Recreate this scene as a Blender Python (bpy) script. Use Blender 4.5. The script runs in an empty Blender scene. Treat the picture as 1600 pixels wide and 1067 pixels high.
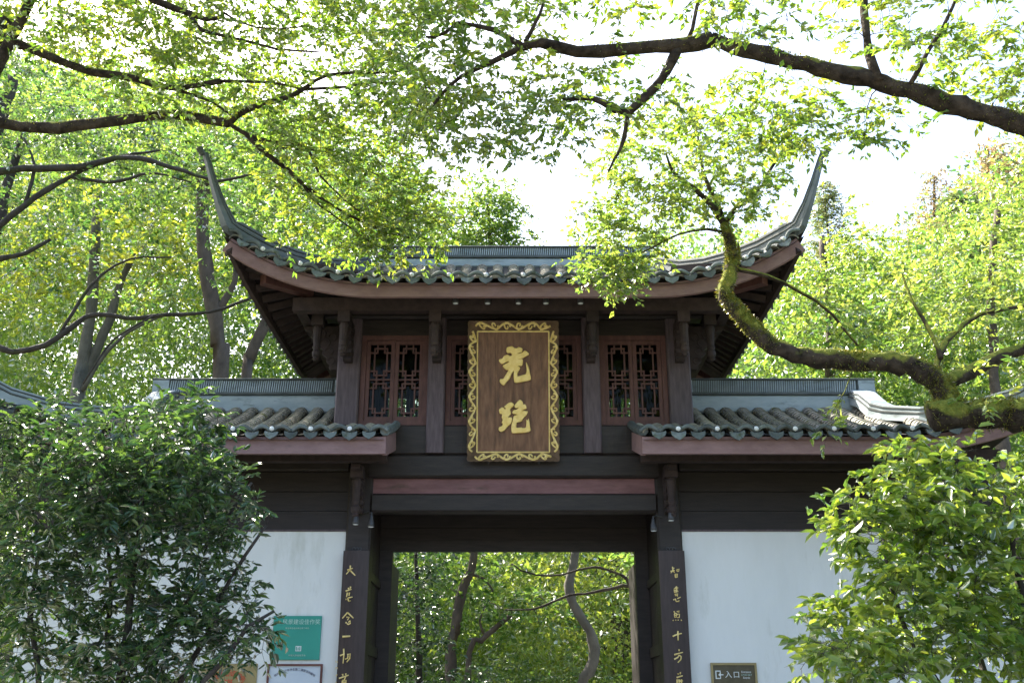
import bpy, math, random
import numpy as np
from mathutils import Vector, Matrix

R = math.radians
rng = np.random.default_rng(7)
random.seed(7)
scene = bpy.context.scene
COL = scene.collection

# ------------------------------------------------------------------ camera
CAM_D, CAM_H, PITCH, FPX = 14.0, 1.6, R(19.7), 1600.0
cam = bpy.data.cameras.new('camera')
cam.lens = 36.0
cam.sensor_width = 36.0
cam.clip_end = 2000
cam_o = bpy.data.objects.new('camera', cam)
cam_o.location = (-0.026, -CAM_D, CAM_H)
cam_o.rotation_euler = (R(90) + PITCH, 0, 0)
COL.objects.link(cam_o)
scene.camera = cam_o

# ------------------------------------------------------------------ light
SUN_EL, SUN_AZ = R(45), R(-46)         # azimuth from +Y towards +X: the sun stands to the left, a little behind the gate
world = bpy.data.worlds.new('World')
scene.world = world
world.use_nodes = True
wn = world.node_tree
wn.nodes.clear()
sky = wn.nodes.new('ShaderNodeTexSky')
sky.sky_type = 'NISHITA'
sky.sun_disc = False
sky.sun_elevation = SUN_EL
sky.sun_rotation = SUN_AZ
sky.air_density = 1.0
sky.dust_density = 4.0
sky.ozone_density = 1.0
bg = wn.nodes.new('ShaderNodeBackground')
bg.inputs['Strength'].default_value = 0.15
wo = wn.nodes.new('ShaderNodeOutputWorld')
wn.links.new(sky.outputs[0], bg.inputs[0])
wn.links.new(bg.outputs[0], wo.inputs[0])

sun = bpy.data.lights.new('sun', 'SUN')
sun.energy = 5.0
sun.angle = R(0.5)
sun.color = (1.0, 0.93, 0.80)
sun_o = bpy.data.objects.new('sun', sun)
sd = Vector((math.sin(SUN_AZ) * math.cos(SUN_EL), math.cos(SUN_AZ) * math.cos(SUN_EL), math.sin(SUN_EL)))
sun_o.rotation_euler = (-sd).to_track_quat('-Z', 'Y').to_euler()
sun_o.location = (10, 20, 40)
COL.objects.link(sun_o)

scene.view_settings.view_transform = 'Standard'
scene.view_settings.look = 'None'
scene.view_settings.gamma = 1
scene.view_settings.use_curve_mapping = False
scene.view_settings.exposure = 2.0
scene.cycles.use_denoising = True
scene.cycles.max_bounces = 10
scene.cycles.transparent_max_bounces = 12

# ------------------------------------------------------------------ helpers
_c, _s = math.cos(PITCH), math.sin(PITCH)


def at(px, py, Y):
    """the point at depth Y that the photograph shows at (px, py)"""
    u = (px - 803) / FPX
    v = (533.5 - py) / FPX
    t = (Y + CAM_D) / (_c - v * _s)
    return Vector((u * t, Y, CAM_H + t * (_s + v * _c)))


class MB:
    def __init__(s):
        s.v, s.f = [], []

    def add(s, vs, fs):
        o = len(s.v)
        s.v += [tuple(v) for v in vs]
        s.f += [tuple(i + o for i in f) for f in fs]
        return s

    def box(s, x0, x1, y0, y1, z0, z1, ch=0.0):
        if ch <= 0:
            return s.add([(x0, y0, z0), (x1, y0, z0), (x1, y1, z0), (x0, y1, z0), (x0, y0, z1), (x1, y0, z1), (x1, y1, z1), (x0, y1, z1)],
                         [(0, 3, 2, 1), (4, 5, 6, 7), (0, 1, 5, 4), (1, 2, 6, 5), (2, 3, 7, 6), (3, 0, 4, 7)])
        # chamfered along the longest axis
        d = [x1 - x0, y1 - y0, z1 - z0]
        ax = d.index(max(d))
        o = [i for i in range(3) if i != ax]
        lo, hi = (x0, y0, z0), (x1, y1, z1)
        a0, a1, b0, b1 = lo[o[0]], hi[o[0]], lo[o[1]], hi[o[1]]
        prof = [(a0 + ch, b0), (a1 - ch, b0), (a1, b0 + ch), (a1, b1 - ch), (a1 - ch, b1), (a0 + ch, b1), (a0, b1 - ch), (a0, b0 + ch)]
        vs = []
        for e in (lo[ax], hi[ax]):
            for p in prof:
                q = [0, 0, 0]
                q[ax] = e
                q[o[0]], q[o[1]] = p
                vs.append(q)
        n = 8
        fs = [(i, (i + 1) % n, n + (i + 1) % n, n + i) for i in range(n)] + [tuple(range(n))[::-1], tuple(range(n, 2 * n))]
        return s.add(vs, fs)

    def beam(s, p, q, w, h, up=(0, 0, 1)):
        """a bar of width w and height h between two points"""
        p, q = Vector(p), Vector(q)
        d = (q - p).normalized()
        sd_ = d.cross(Vector(up))
        if sd_.length < 1e-5:
            sd_ = d.cross(Vector((0, 1, 0)))
        sd_.normalize()
        u = sd_.cross(d).normalized()
        vs = []
        for e in (p, q):
            for a, b in ((-1, -1), (1, -1), (1, 1), (-1, 1)):
                vs.append(e + sd_ * (a * w / 2) + u * (b * h / 2))
        return s.add(vs, [(0, 1, 2, 3), (7, 6, 5, 4), (0, 4, 5, 1), (1, 5, 6, 2), (2, 6, 7, 3), (3, 7, 4, 0)])

    def tube(s, pts, rad, n=8, cap=True, jit=0.0):
        pts = [Vector(p) for p in pts]
        m = len(pts)
        if not hasattr(rad, '__len__'):
            rad = [rad] * m
        vs, fs = [], []
        ref = Vector((0.31, 0.2, 0.93))
        for i in range(m):
            d = (pts[min(i + 1, m - 1)] - pts[max(i - 1, 0)])
            if d.length < 1e-9:
                d = Vector((0, 0, 1))
            d.normalize()
            a = ref - d * ref.dot(d)
            if a.length < 1e-3:
                a = Vector((1, 0, 0)) - d * d.x
            a.normalize()
            ref = a
            b = d.cross(a)
            for k in range(n):
                t = 2 * math.pi * k / n
                r = rad[i] * (1 + (random.uniform(-jit, jit) if jit else 0))
                vs.append(pts[i] + (a * math.cos(t) + b * math.sin(t)) * r)
        for i in range(m - 1):
            for k in range(n):
                k2 = (k + 1) % n
                fs.append((i * n + k, i * n + k2, (i + 1) * n + k2, (i + 1) * n + k))
        if cap:
            fs.append(tuple(range(n))[::-1])
            fs.append(tuple(range((m - 1) * n, m * n)))
        return s.add(vs, fs)

    def lathe(s, prof, n=12, o=(0, 0, 0)):
        """prof = [(radius, z)] round a vertical axis at o"""
        vs, fs = [], []
        for r, z in prof:
            for k in range(n):
                t = 2 * math.pi * k / n
                vs.append((o[0] + r * math.cos(t), o[1] + r * math.sin(t), o[2] + z))
        for i in range(len(prof) - 1):
            for k in range(n):
                k2 = (k + 1) % n
                fs.append((i * n + k, i * n + k2, (i + 1) * n + k2, (i + 1) * n + k))
        fs.append(tuple(range(n))[::-1])
        fs.append(tuple(range((len(prof) - 1) * n, len(prof) * n)))
        return s.add(vs, fs)

    def prism(s, poly, fn, d0, d1):
        """polygon (a, b) extruded from d0 to d1; fn(a, b, d) -> point"""
        n = len(poly)
        vs = [fn(a, b, d0) for a, b in poly] + [fn(a, b, d1) for a, b in poly]
        fs = [(i, (i + 1) % n, n + (i + 1) % n, n + i) for i in range(n)]
        fs += [tuple(range(n))[::-1], tuple(range(n, 2 * n))]
        return s.add(vs, fs)

    def sweep(s, path, prof, side=None):
        """closed profile [(out, up)] carried along a path; out is horizontal, square to the path"""
        path = [Vector(p) for p in path]
        m, n = len(path), len(prof)
        vs, fs = [], []
        for i in range(m):
            d = path[min(i + 1, m - 1)] - path[max(i - 1, 0)]
            d.normalize()
            o = Vector((d.y, -d.x, 0))
            if o.length < 1e-4:
                o = Vector((1, 0, 0))
            o.normalize()
            u = o.cross(d)
            if u.z < 0:
                u = -u
            pr = prof[i] if hasattr(prof[0][0], '__len__') else prof
            n = len(pr)
            for a, b in pr:
                vs.append(path[i] + o * a + u * b)
        for i in range(m - 1):
            for k in range(n):
                k2 = (k + 1) % n
                fs.append((i * n + k, i * n + k2, (i + 1) * n + k2, (i + 1) * n + k))
        fs.append(tuple(range(n))[::-1])
        fs.append(tuple(range((m - 1) * n, m * n)))
        return s.add(vs, fs)

    def mesh(s, name, smooth=False):
        me = bpy.data.meshes.new(name)
        me.from_pydata(s.v, [], s.f)
        me.update()
        import bmesh
        bm = bmesh.new()
        bm.from_mesh(me)
        bmesh.ops.recalc_face_normals(bm, faces=bm.faces)
        bm.to_mesh(me)
        bm.free()
        if smooth:
            me.shade_smooth()
        return me

    def build(s, name, mat, parent=None, smooth=False):
        return link(name, s.mesh(name, smooth), mat, parent)


def link(name, me, mat, parent=None):
    if mat is not None and not me.materials:
        me.materials.append(mat)
    o = bpy.data.objects.new(name, me)
    COL.objects.link(o)
    if parent is not None:
        o.parent = parent
        if parent.type == 'EMPTY':
            o.matrix_parent_inverse = Matrix.Translation(-Vector(parent.location))
    return o


def empty(name, loc=(0, 0, 0)):
    o = bpy.data.objects.new(name, None)
    o.location = loc
    o.empty_display_size = 0.2
    COL.objects.link(o)
    return o


def tag(o, label=None, cat=None, group=None, kind=None):
    if label:
        o['label'] = label
    if cat:
        o['category'] = cat
    if group:
        o['group'] = group
    if kind:
        o['kind'] = kind
    return o


def thing(name, label, cat, loc=(0, 0, 0), group=None):
    return tag(empty(name, loc), label, cat, group)


# ------------------------------------------------------------------ materials
def new_mat(name):
    m = bpy.data.materials.new(name)
    m.use_nodes = True
    nt = m.node_tree
    nt.nodes.clear()
    return m, nt, nt.nodes.new('ShaderNodeOutputMaterial')


def N(nt, typ, **kw):
    n = nt.nodes.new(typ)
    for k, v in kw.items():
        if hasattr(n, k):
            setattr(n, k, v)
        else:
            n.inputs[k].default_value = v
    return n


def ramp(nt, stops):
    n = nt.nodes.new('ShaderNodeValToRGB')
    e = n.color_ramp.elements
    while len(e) < len(stops):
        e.new(0.5)
    for i, (p, c) in enumerate(stops):
        e[i].position = p
        e[i].color = (c[0], c[1], c[2], 1)
    return n


def surf(name, stops, scale=4.0, stretch=(1, 1, 1), rough=0.7, bump=0.3, bump_scale=30.0, metallic=0.0, spec=0.4, vary=0.0,
         second=None, coords='Object', detail=6.0, bump_dist=0.01):
    """noise-driven colour with fine relief; second = (colour, scale, threshold, softness) for stains, lichen or flaked paint"""
    m, nt, out = new_mat(name)
    L = nt.links.new
    p = N(nt, 'ShaderNodeBsdfPrincipled')
    p.inputs['Roughness'].default_value = rough
    p.inputs['Metallic'].default_value = metallic
    p.inputs['Specular IOR Level'].default_value = spec
    tc = N(nt, 'ShaderNodeTexCoord')
    mp = N(nt, 'ShaderNodeMapping')
    mp.inputs['Scale'].default_value = stretch
    if coords == 'World':
        geo = N(nt, 'ShaderNodeNewGeometry')
        L(geo.outputs['Position'], mp.inputs['Vector'])
    else:
        oi = N(nt, 'ShaderNodeObjectInfo')
        vm = N(nt, 'ShaderNodeVectorMath', operation='ADD')
        L(tc.outputs['Object'], vm.inputs[0])
        sc = N(nt, 'ShaderNodeVectorMath', operation='SCALE')
        L(oi.outputs['Location'], sc.inputs[0])
        sc.inputs['Scale'].default_value = 1.37
        L(sc.outputs[0], vm.inputs[1])
        L(vm.outputs[0], mp.inputs['Vector'])
    nz = N(nt, 'ShaderNodeTexNoise')
    nz.inputs['Scale'].default_value = scale
    nz.inputs['Detail'].default_value = detail
    nz.inputs['Roughness'].default_value = 0.62
    L(mp.outputs[0], nz.inputs['Vector'])
    rp = ramp(nt, stops)
    L(nz.outputs['Fac'], rp.inputs[0])
    col = rp.outputs[0]
    if second:
        c2, s2, th, soft = second
        n2 = N(nt, 'ShaderNodeTexNoise')
        n2.inputs['Scale'].default_value = s2
        n2.inputs['Detail'].default_value = 8
        n2.inputs['Roughness'].default_value = 0.7
        L(mp.outputs[0], n2.inputs['Vector'])
        r2 = ramp(nt, [(th, (0, 0, 0)), (min(th + soft, 1), (1, 1, 1))])
        L(n2.outputs['Fac'], r2.inputs[0])
        mx = N(nt, 'ShaderNodeMix', data_type='RGBA')
        L(r2.outputs[0], mx.inputs['Factor'])
        L(col, mx.inputs['A'])
        mx.inputs['B'].default_value = (*c2, 1)
        col = mx.outputs['Result']
    if vary:
        oi = N(nt, 'ShaderNodeObjectInfo')
        hs = N(nt, 'ShaderNodeHueSaturation')
        mr = N(nt, 'ShaderNodeMapRange')
        mr.inputs['To Min'].default_value = 1 - vary
        mr.inputs['To Max'].default_value = 1 + vary
        L(oi.outputs['Random'], mr.inputs['Value'])
        L(mr.outputs[0], hs.inputs['Value'])
        L(col, hs.inputs['Color'])
        col = hs.outputs[0]
    L(col, p.inputs['Base Color'])
    if bump:
        nb = N(nt, 'ShaderNodeTexNoise')
        nb.inputs['Scale'].default_value = bump_scale
        nb.inputs['Detail'].default_value = 5
        L(mp.outputs[0], nb.inputs['Vector'])
        bp = N(nt, 'ShaderNodeBump')
        bp.inputs['Strength'].default_value = bump
        bp.inputs['Distance'].default_value = bump_dist
        L(nb.outputs['Fac'], bp.inputs['Height'])
        L(bp.outputs[0], p.inputs['Normal'])
    L(p.outputs[0], out.inputs[0])
    return m


def leaf_mat(name, stops, tstops=None, trans=0.5, gloss=0.10, grough=0.35):
    """leaf blades: reflect, let light through, a little shine; 'tone' is each leaf's own number"""
    m, nt, out = new_mat(name)
    L = nt.links.new
    a = N(nt, 'ShaderNodeAttribute')
    a.attribute_name = 'tone'
    r1 = ramp(nt, stops)
    L(a.outputs['Fac'], r1.inputs[0])
    r2 = ramp(nt, tstops or stops)
    L(a.outputs['Fac'], r2.inputs[0])
    d = N(nt, 'ShaderNodeBsdfDiffuse')
    t = N(nt, 'ShaderNodeBsdfTranslucent')
    L(r1.outputs[0], d.inputs[0])
    L(r2.outputs[0], t.inputs[0])
    mx = N(nt, 'ShaderNodeMixShader')
    mx.inputs[0].default_value = trans
    L(d.outputs[0], mx.inputs[1])
    L(t.outputs[0], mx.inputs[2])
    g = N(nt, 'ShaderNodeBsdfGlossy')
    g.inputs['Roughness'].default_value = grough
    g.inputs['Color'].default_value = (1, 1, 1, 1)
    fr = N(nt, 'ShaderNodeFresnel')
    fr.inputs['IOR'].default_value = 1.4
    mu = N(nt, 'ShaderNodeMath', operation='MULTIPLY')
    L(fr.outputs[0], mu.inputs[0])
    mu.inputs[1].default_value = gloss * 10
    cl = N(nt, 'ShaderNodeMath', operation='MINIMUM')
    L(mu.outputs[0], cl.inputs[0])
    cl.inputs[1].default_value = 0.35
    m2 = N(nt, 'ShaderNodeMixShader')
    L(cl.outputs[0], m2.inputs[0])
    L(mx.outputs[0], m2.inputs[1])
    L(g.outputs[0], m2.inputs[2])
    L(m2.outputs[0], out.inputs[0])
    return m


M = {}
M['dark_wood'] = surf('dark_wood', [(0.3, (0.013, 0.0092, 0.0078)), (0.7, (0.034, 0.0245, 0.021))], 3, (1, 6, 6), 0.55, 0.35, 25, vary=0.1,
                      second=((0.26, 0.23, 0.21), 10, 0.70, 0.025))
M['panel_wood'] = surf('panel_wood', [(0.3, (0.014, 0.010, 0.0095)), (0.7, (0.030, 0.021, 0.019))], 3, (1, 1, 9), 0.6, 0.3, 20, vary=0.15)
M['post_wood'] = surf('post_wood', [(0.3, (0.062, 0.044, 0.050)), (0.7, (0.125, 0.094, 0.104))], 5, (5, 5, 0.7), 0.7, 0.35, 30, vary=0.1,
                      second=((0.36, 0.33, 0.31), 8, 0.74, 0.03))
M['fascia'] = surf('fascia', [(0.3, (0.205, 0.122, 0.122)), (0.7, (0.29, 0.185, 0.185))], 4, (1, 5, 3), 0.7, 0.25, 30, vary=0.05,
                   second=((0.19, 0.125, 0.12), 2.5, 0.60, 0.12))
M['red_wood'] = surf('red_wood', [(0.3, (0.072, 0.031, 0.027)), (0.7, (0.128, 0.058, 0.050))], 5, (3, 3, 1), 0.65, 0.25, 30, vary=0.06,
                     second=((0.28, 0.20, 0.18), 10, 0.72, 0.05))
M['pink_panel'] = surf('pink_panel', [(0.25, (0.12, 0.055, 0.055)), (0.75, (0.24, 0.12, 0.125))], 3, (1, 4, 4), 0.7, 0.2, 30,
                       second=((0.10, 0.06, 0.05), 1.6, 0.56, 0.15))
M['rafter'] = surf('rafter', [(0.3, (0.024, 0.016, 0.015)), (0.7, (0.052, 0.034, 0.032))], 5, (2, 2, 2), 0.75, 0.3, 30, vary=0.25)
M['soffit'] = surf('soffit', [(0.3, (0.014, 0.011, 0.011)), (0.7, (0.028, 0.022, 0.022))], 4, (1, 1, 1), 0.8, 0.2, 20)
M['eave_tile'] = surf('eave_tile', [(0.25, (0.062, 0.078, 0.080)), (0.55, (0.120, 0.143, 0.147)), (0.8, (0.23, 0.25, 0.245))], 7, (1, 1, 1), 0.6, 0.5, 45, vary=0.42,
                      second=((0.050, 0.062, 0.034), 6, 0.54, 0.1))
M['roof_tile'] = surf('roof_tile', [(0.25, (0.13, 0.135, 0.12)), (0.55, (0.26, 0.25, 0.215)), (0.8, (0.38, 0.355, 0.31))], 9, (1, 1, 1), 0.85, 0.6, 60, vary=0.22,
                      second=((0.12, 0.13, 0.055), 4, 0.56, 0.12), coords='World')
M['roof_bed'] = surf('roof_bed', [(0.3, (0.025, 0.025, 0.023)), (0.7, (0.06, 0.058, 0.05))], 8, (1, 1, 1), 0.9, 0.5, 40, coords='World')
M['ridge'] = surf('ridge', [(0.25, (0.24, 0.30, 0.33)), (0.7, (0.36, 0.42, 0.45))], 3, (1, 1, 3), 0.6, 0.25, 35, second=((0.15, 0.18, 0.175), 2.2, 0.55, 0.15), coords='World')
M['ridge_dark'] = surf('ridge_dark', [(0.3, (0.05, 0.06, 0.06)), (0.7, (0.10, 0.115, 0.115))], 6, (1, 1, 1), 0.7, 0.3, 40, coords='World')
M['hip'] = surf('hip', [(0.25, (0.075, 0.092, 0.10)), (0.7, (0.145, 0.17, 0.18))], 3, (1, 1, 2), 0.6, 0.3, 35, second=((0.06, 0.075, 0.07), 2.2, 0.54, 0.15), coords='World')
M['plaster'] = surf('plaster', [(0.25, (0.70, 0.71, 0.69)), (0.75, (0.80, 0.81, 0.80))], 1.6, (1, 1, 0.25), 0.85, 0.3, 18, second=((0.56, 0.57, 0.52), 1.9, 0.57, 0.18), coords='World',
                    bump_dist=0.02)
M['gold'] = surf('gold', [(0.3, (0.72, 0.50, 0.13)), (0.7, (0.92, 0.72, 0.30))], 14, (1, 1, 1), 0.38, 0.25, 60, metallic=0.1)
M['dull_gold'] = surf('dull_gold', [(0.3, (0.62, 0.45, 0.13)), (0.7, (0.95, 0.76, 0.34))], 16, (1, 1, 1), 0.42, 0.2, 60, metallic=0.1)
M['plaque_wood'] = surf('plaque_wood', [(0.25, (0.070, 0.032, 0.018)), (0.5, (0.18, 0.085, 0.045)), (0.75, (0.30, 0.155, 0.085))], 1.8, (9, 9, 0.45), 0.45, 0.15, 40, vary=0.2, coords='Object')
M['plaque_frame'] = surf('plaque_frame', [(0.3, (0.075, 0.044, 0.026)), (0.7, (0.16, 0.10, 0.06))], 8, (1, 1, 1), 0.5, 0.2, 40)
M['board_wood'] = surf('board_wood', [(0.3, (0.028, 0.017, 0.016)), (0.7, (0.055, 0.036, 0.034))], 4, (6, 6, 0.8), 0.5, 0.2, 40)
M['teal'] = surf('teal', [(0.3, (0.035, 0.28, 0.22)), (0.7, (0.045, 0.33, 0.26))], 2, (1, 1, 1), 0.4, 0.05, 40)
M['white_paint'] = surf('white_paint', [(0.3, (0.66, 0.70, 0.70)), (0.7, (0.78, 0.80, 0.80))], 5, (1, 1, 1), 0.5, 0.05, 40)
M['pale_print'] = surf('pale_print', [(0.3, (0.40, 0.62, 0.55)), (0.7, (0.5, 0.7, 0.62))], 5, (1, 1, 1), 0.5, 0, 40)
M['brass_sheet'] = surf('brass_sheet', [(0.3, (0.27, 0.21, 0.095)), (0.7, (0.38, 0.30, 0.14))], 2, (1, 1, 1), 0.45, 0.05, 40, metallic=0.2)
M['red_print'] = surf('red_print', [(0.3, (0.55, 0.04, 0.02)), (0.7, (0.62, 0.06, 0.03))], 3, (1, 1, 1), 0.5, 0, 40)
M['cert_sheet'] = surf('cert_sheet', [(0.3, (0.52, 0.58, 0.66)), (0.7, (0.60, 0.66, 0.72))], 2, (1, 1, 1), 0.4, 0.03, 40)
M['cert_frame'] = surf('cert_frame', [(0.3, (0.10, 0.035, 0.03)), (0.7, (0.17, 0.06, 0.05))], 6, (1, 1, 1), 0.45, 0.1, 40)
M['dark_print'] = surf('dark_print', [(0.3, (0.05, 0.05, 0.10)), (0.7, (0.06, 0.06, 0.12))], 3, (1, 1, 1), 0.6, 0, 40)
M['bronze_sheet'] = surf('bronze_sheet', [(0.3, (0.075, 0.062, 0.035)), (0.7, (0.12, 0.10, 0.06))], 12, (1, 1, 1), 0.45, 0.08, 60, metallic=0.2)
M['lamp_metal'] = surf('lamp_metal', [(0.3, (0.045, 0.045, 0.05)), (0.7, (0.10, 0.10, 0.105))], 12, (1, 1, 1), 0.5, 0.05, 60, metallic=0.4)
M['lamp_dome'] = surf('lamp_dome', [(0.3, (0.72, 0.76, 0.80)), (0.7, (0.82, 0.84, 0.86))], 8, (1, 1, 1), 0.25, 0, 60)
M['bark'] = surf('bark', [(0.25, (0.022, 0.019, 0.017)), (0.75, (0.075, 0.064, 0.055))], 6, (1, 1, 0.6), 0.9, 0.9, 22, coords='World', bump_dist=0.03,
                 second=((0.045, 0.06, 0.018), 2.5, 0.55, 0.12))
M['bark_pale'] = surf('bark_pale', [(0.25, (0.065, 0.060, 0.050)), (0.75, (0.15, 0.14, 0.115))], 5, (1, 1, 0.6), 0.9, 0.8, 25, coords='World', bump_dist=0.02)
M['bark_brown'] = surf('bark_brown', [(0.25, (0.05, 0.038, 0.03)), (0.75, (0.125, 0.098, 0.075))], 6, (1, 1, 0.5), 0.9, 0.8, 25, coords='World', bump_dist=0.03)
M['ground'] = surf('ground', [(0.3, (0.05, 0.045, 0.03)), (0.55, (0.07, 0.075, 0.03)), (0.8, (0.09, 0.075, 0.05))], 0.8, (1, 1, 1), 0.95, 0.6, 8, coords='World', bump_dist=0.05)
M['paving'] = surf('paving', [(0.3, (0.20, 0.19, 0.175)), (0.7, (0.30, 0.29, 0.27))], 3, (1, 1, 1), 0.85, 0.4, 20, coords='World')


def bark_moss(name, thr):
    """bark with moss where the surface looks up"""
    m, nt, out = new_mat(name)
    L = nt.links.new
    p = N(nt, 'ShaderNodeBsdfPrincipled')
    p.inputs['Roughness'].default_value = 0.95
    p.inputs['Specular IOR Level'].default_value = 0.15
    g = N(nt, 'ShaderNodeNewGeometry')
    nz = N(nt, 'ShaderNodeTexNoise')
    nz.inputs['Scale'].default_value = 9
    nz.inputs['Detail'].default_value = 8
    L(g.outputs['Position'], nz.inputs['Vector'])
    rb = ramp(nt, [(0.3, (0.018, 0.014, 0.012)), (0.7, (0.085, 0.066, 0.052))])
    L(nz.outputs['Fac'], rb.inputs[0])
    n2 = N(nt, 'ShaderNodeTexNoise')
    n2.inputs['Scale'].default_value = 14
    n2.inputs['Detail'].default_value = 6
    L(g.outputs['Position'], n2.inputs['Vector'])
    rm = ramp(nt, [(0.3, (0.10, 0.13, 0.025)), (0.6, (0.22, 0.23, 0.045)), (0.8, (0.38, 0.31, 0.08))])
    L(n2.outputs['Fac'], rm.inputs[0])
    n3 = N(nt, 'ShaderNodeTexNoise')
    n3.inputs['Scale'].default_value = 3.2
    n3.inputs['Detail'].default_value = 5
    L(g.outputs['Position'], n3.inputs['Vector'])
    sx = N(nt, 'ShaderNodeSeparateXYZ')
    L(g.outputs['Normal'], sx.inputs[0])
    ma = N(nt, 'ShaderNodeMath', operation='MULTIPLY_ADD')
    L(sx.outputs['Z'], ma.inputs[0])
    ma.inputs[1].default_value = 0.28
    L(n3.outputs['Fac'], ma.inputs[2])
    rr = ramp(nt, [(thr, (0, 0, 0)), (thr + 0.1, (1, 1, 1))])
    L(ma.outputs[0], rr.inputs[0])
    mx = N(nt, 'ShaderNodeMix', data_type='RGBA')
    L(rr.outputs[0], mx.inputs['Factor'])
    L(rb.outputs[0], mx.inputs['A'])
    L(rm.outputs[0], mx.inputs['B'])
    L(mx.outputs['Result'], p.inputs['Base Color'])
    b = N(nt, 'ShaderNodeBump')
    b.inputs['Strength'].default_value = 1.0
    b.inputs['Distance'].default_value = 0.03
    n4 = N(nt, 'ShaderNodeTexNoise')
    n4.inputs['Scale'].default_value = 30
    n4.inputs['Detail'].default_value = 6
    L(g.outputs['Position'], n4.inputs['Vector'])
    L(n4.outputs['Fac'], b.inputs['Height'])
    L(b.outputs[0], p.inputs['Normal'])
    L(p.outputs[0], out.inputs[0])
    return m


M['bark_moss'] = bark_moss('bark_moss', 0.46)
M['bark_some_moss'] = bark_moss('bark_some_moss', 0.66)

m_, nt_, out_ = new_mat('window_glass')
gl_ = N(nt_, 'ShaderNodeBsdfGlossy')
gl_.inputs['Roughness'].default_value = 0.03
tr_ = N(nt_, 'ShaderNodeBsdfTransparent')
tr_.inputs['Color'].default_value = (0.72, 0.76, 0.70, 1)
fr_ = N(nt_, 'ShaderNodeFresnel')
fr_.inputs['IOR'].default_value = 1.18
mx_ = N(nt_, 'ShaderNodeMixShader')
nt_.links.new(fr_.outputs[0], mx_.inputs[0])
nt_.links.new(tr_.outputs[0], mx_.inputs[1])
nt_.links.new(gl_.outputs[0], mx_.inputs[2])
nt_.links.new(mx_.outputs[0], out_.inputs[0])
M['glass'] = m_

M['leaf_camphor'] = leaf_mat('leaf_camphor', [(0.0, (0.032, 0.082, 0.014)), (0.5, (0.070, 0.138, 0.020)), (1.0, (0.13, 0.18, 0.025))],
                             [(0.0, (0.15, 0.31, 0.03)), (0.5, (0.31, 0.49, 0.04)), (1.0, (0.56, 0.60, 0.05))], 0.52, 0.07, 0.4)
M['leaf_fresh'] = leaf_mat('leaf_fresh', [(0.0, (0.045, 0.105, 0.020)), (0.5, (0.090, 0.165, 0.028)), (1.0, (0.15, 0.21, 0.035))],
                           [(0.0, (0.20, 0.39, 0.05)), (0.5, (0.37, 0.55, 0.07)), (1.0, (0.58, 0.64, 0.08))], 0.52, 0.07, 0.4)
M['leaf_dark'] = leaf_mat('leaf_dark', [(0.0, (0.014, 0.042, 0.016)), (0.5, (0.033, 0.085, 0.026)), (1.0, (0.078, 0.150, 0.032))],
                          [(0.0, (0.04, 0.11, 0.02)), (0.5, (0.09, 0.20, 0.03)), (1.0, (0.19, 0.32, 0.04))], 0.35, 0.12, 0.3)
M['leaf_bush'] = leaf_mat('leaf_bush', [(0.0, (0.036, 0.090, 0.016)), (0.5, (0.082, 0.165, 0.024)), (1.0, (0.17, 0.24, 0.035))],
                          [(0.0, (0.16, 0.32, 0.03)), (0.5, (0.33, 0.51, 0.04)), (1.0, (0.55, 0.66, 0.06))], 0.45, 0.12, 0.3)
M['leaf_wood'] = leaf_mat('leaf_wood', [(0.0, (0.026, 0.066, 0.018)), (0.5, (0.070, 0.135, 0.026)), (1.0, (0.125, 0.18, 0.035))],
                          [(0.0, (0.11, 0.26, 0.05)), (0.5, (0.29, 0.47, 0.06)), (1.0, (0.50, 0.60, 0.08))], 0.52, 0.07, 0.4)
M['leaf_conifer'] = leaf_mat('leaf_conifer', [(0.0, (0.06, 0.10, 0.04)), (0.45, (0.15, 0.15, 0.06)), (1.0, (0.27, 0.17, 0.09))],
                             [(0.0, (0.17, 0.27, 0.08)), (0.45, (0.36, 0.34, 0.12)), (1.0, (0.55, 0.34, 0.17))], 0.5, 0.03)
M['leaf_litter'] = leaf_mat('leaf_litter', [(0.0, (0.05, 0.07, 0.02)), (0.5, (0.12, 0.075, 0.03)), (1.0, (0.30, 0.19, 0.07))], None, 0.15, 0.04)
M['moss'] = leaf_mat('moss', [(0.0, (0.08, 0.12, 0.02)), (0.5, (0.18, 0.20, 0.035)), (1.0, (0.34, 0.28, 0.06))],
                     [(0.0, (0.12, 0.18, 0.02)), (0.5, (0.25, 0.26, 0.04)), (1.0, (0.42, 0.34, 0.05))], 0.4, 0.02)

# ------------------------------------------------------------------ ground
def terrain_z(x, y):
    t = min(max((y - 14) / 70.0, 0), 1)
    h = 14 * t * t * (3 - 2 * t)
    return h + 0.25 * math.sin(x * 0.21) * t


g = MB()
xs = [-400, -200, -100] + list(range(-70, 71, 5)) + [100, 200, 400]
ys = [-400, -200, -100, -60, -40, -30, -20] + list(range(-14, 101, 3)) + [130, 200, 400]
for y in ys:
    for x in xs:
        g.v.append((x, y, terrain_z(x, y)))
nx = len(xs)
for j in range(len(ys) - 1):
    for i in range(nx - 1):
        g.f.append((j * nx + i, j * nx + i + 1, (j + 1) * nx + i + 1, (j + 1) * nx + i))
tag(g.build('ground', M['ground'], smooth=True), kind='structure')
fc = MB().box(-4.5, 4.5, -30, 14, -0.02, 0.004)
tag(fc.build('path', M['paving']), kind='structure')

# ------------------------------------------------------------------ gatehouse: body
gate = thing('gatehouse', 'dark timber gatehouse with grey tiled upswept roofs and white side walls', 'gatehouse', (0, 1.2, 0))
RZ = {}


def gp(name, mb, mat, parent=None, smooth=False):
    return mb.build(name, M[mat], parent or gate, smooth)


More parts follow.
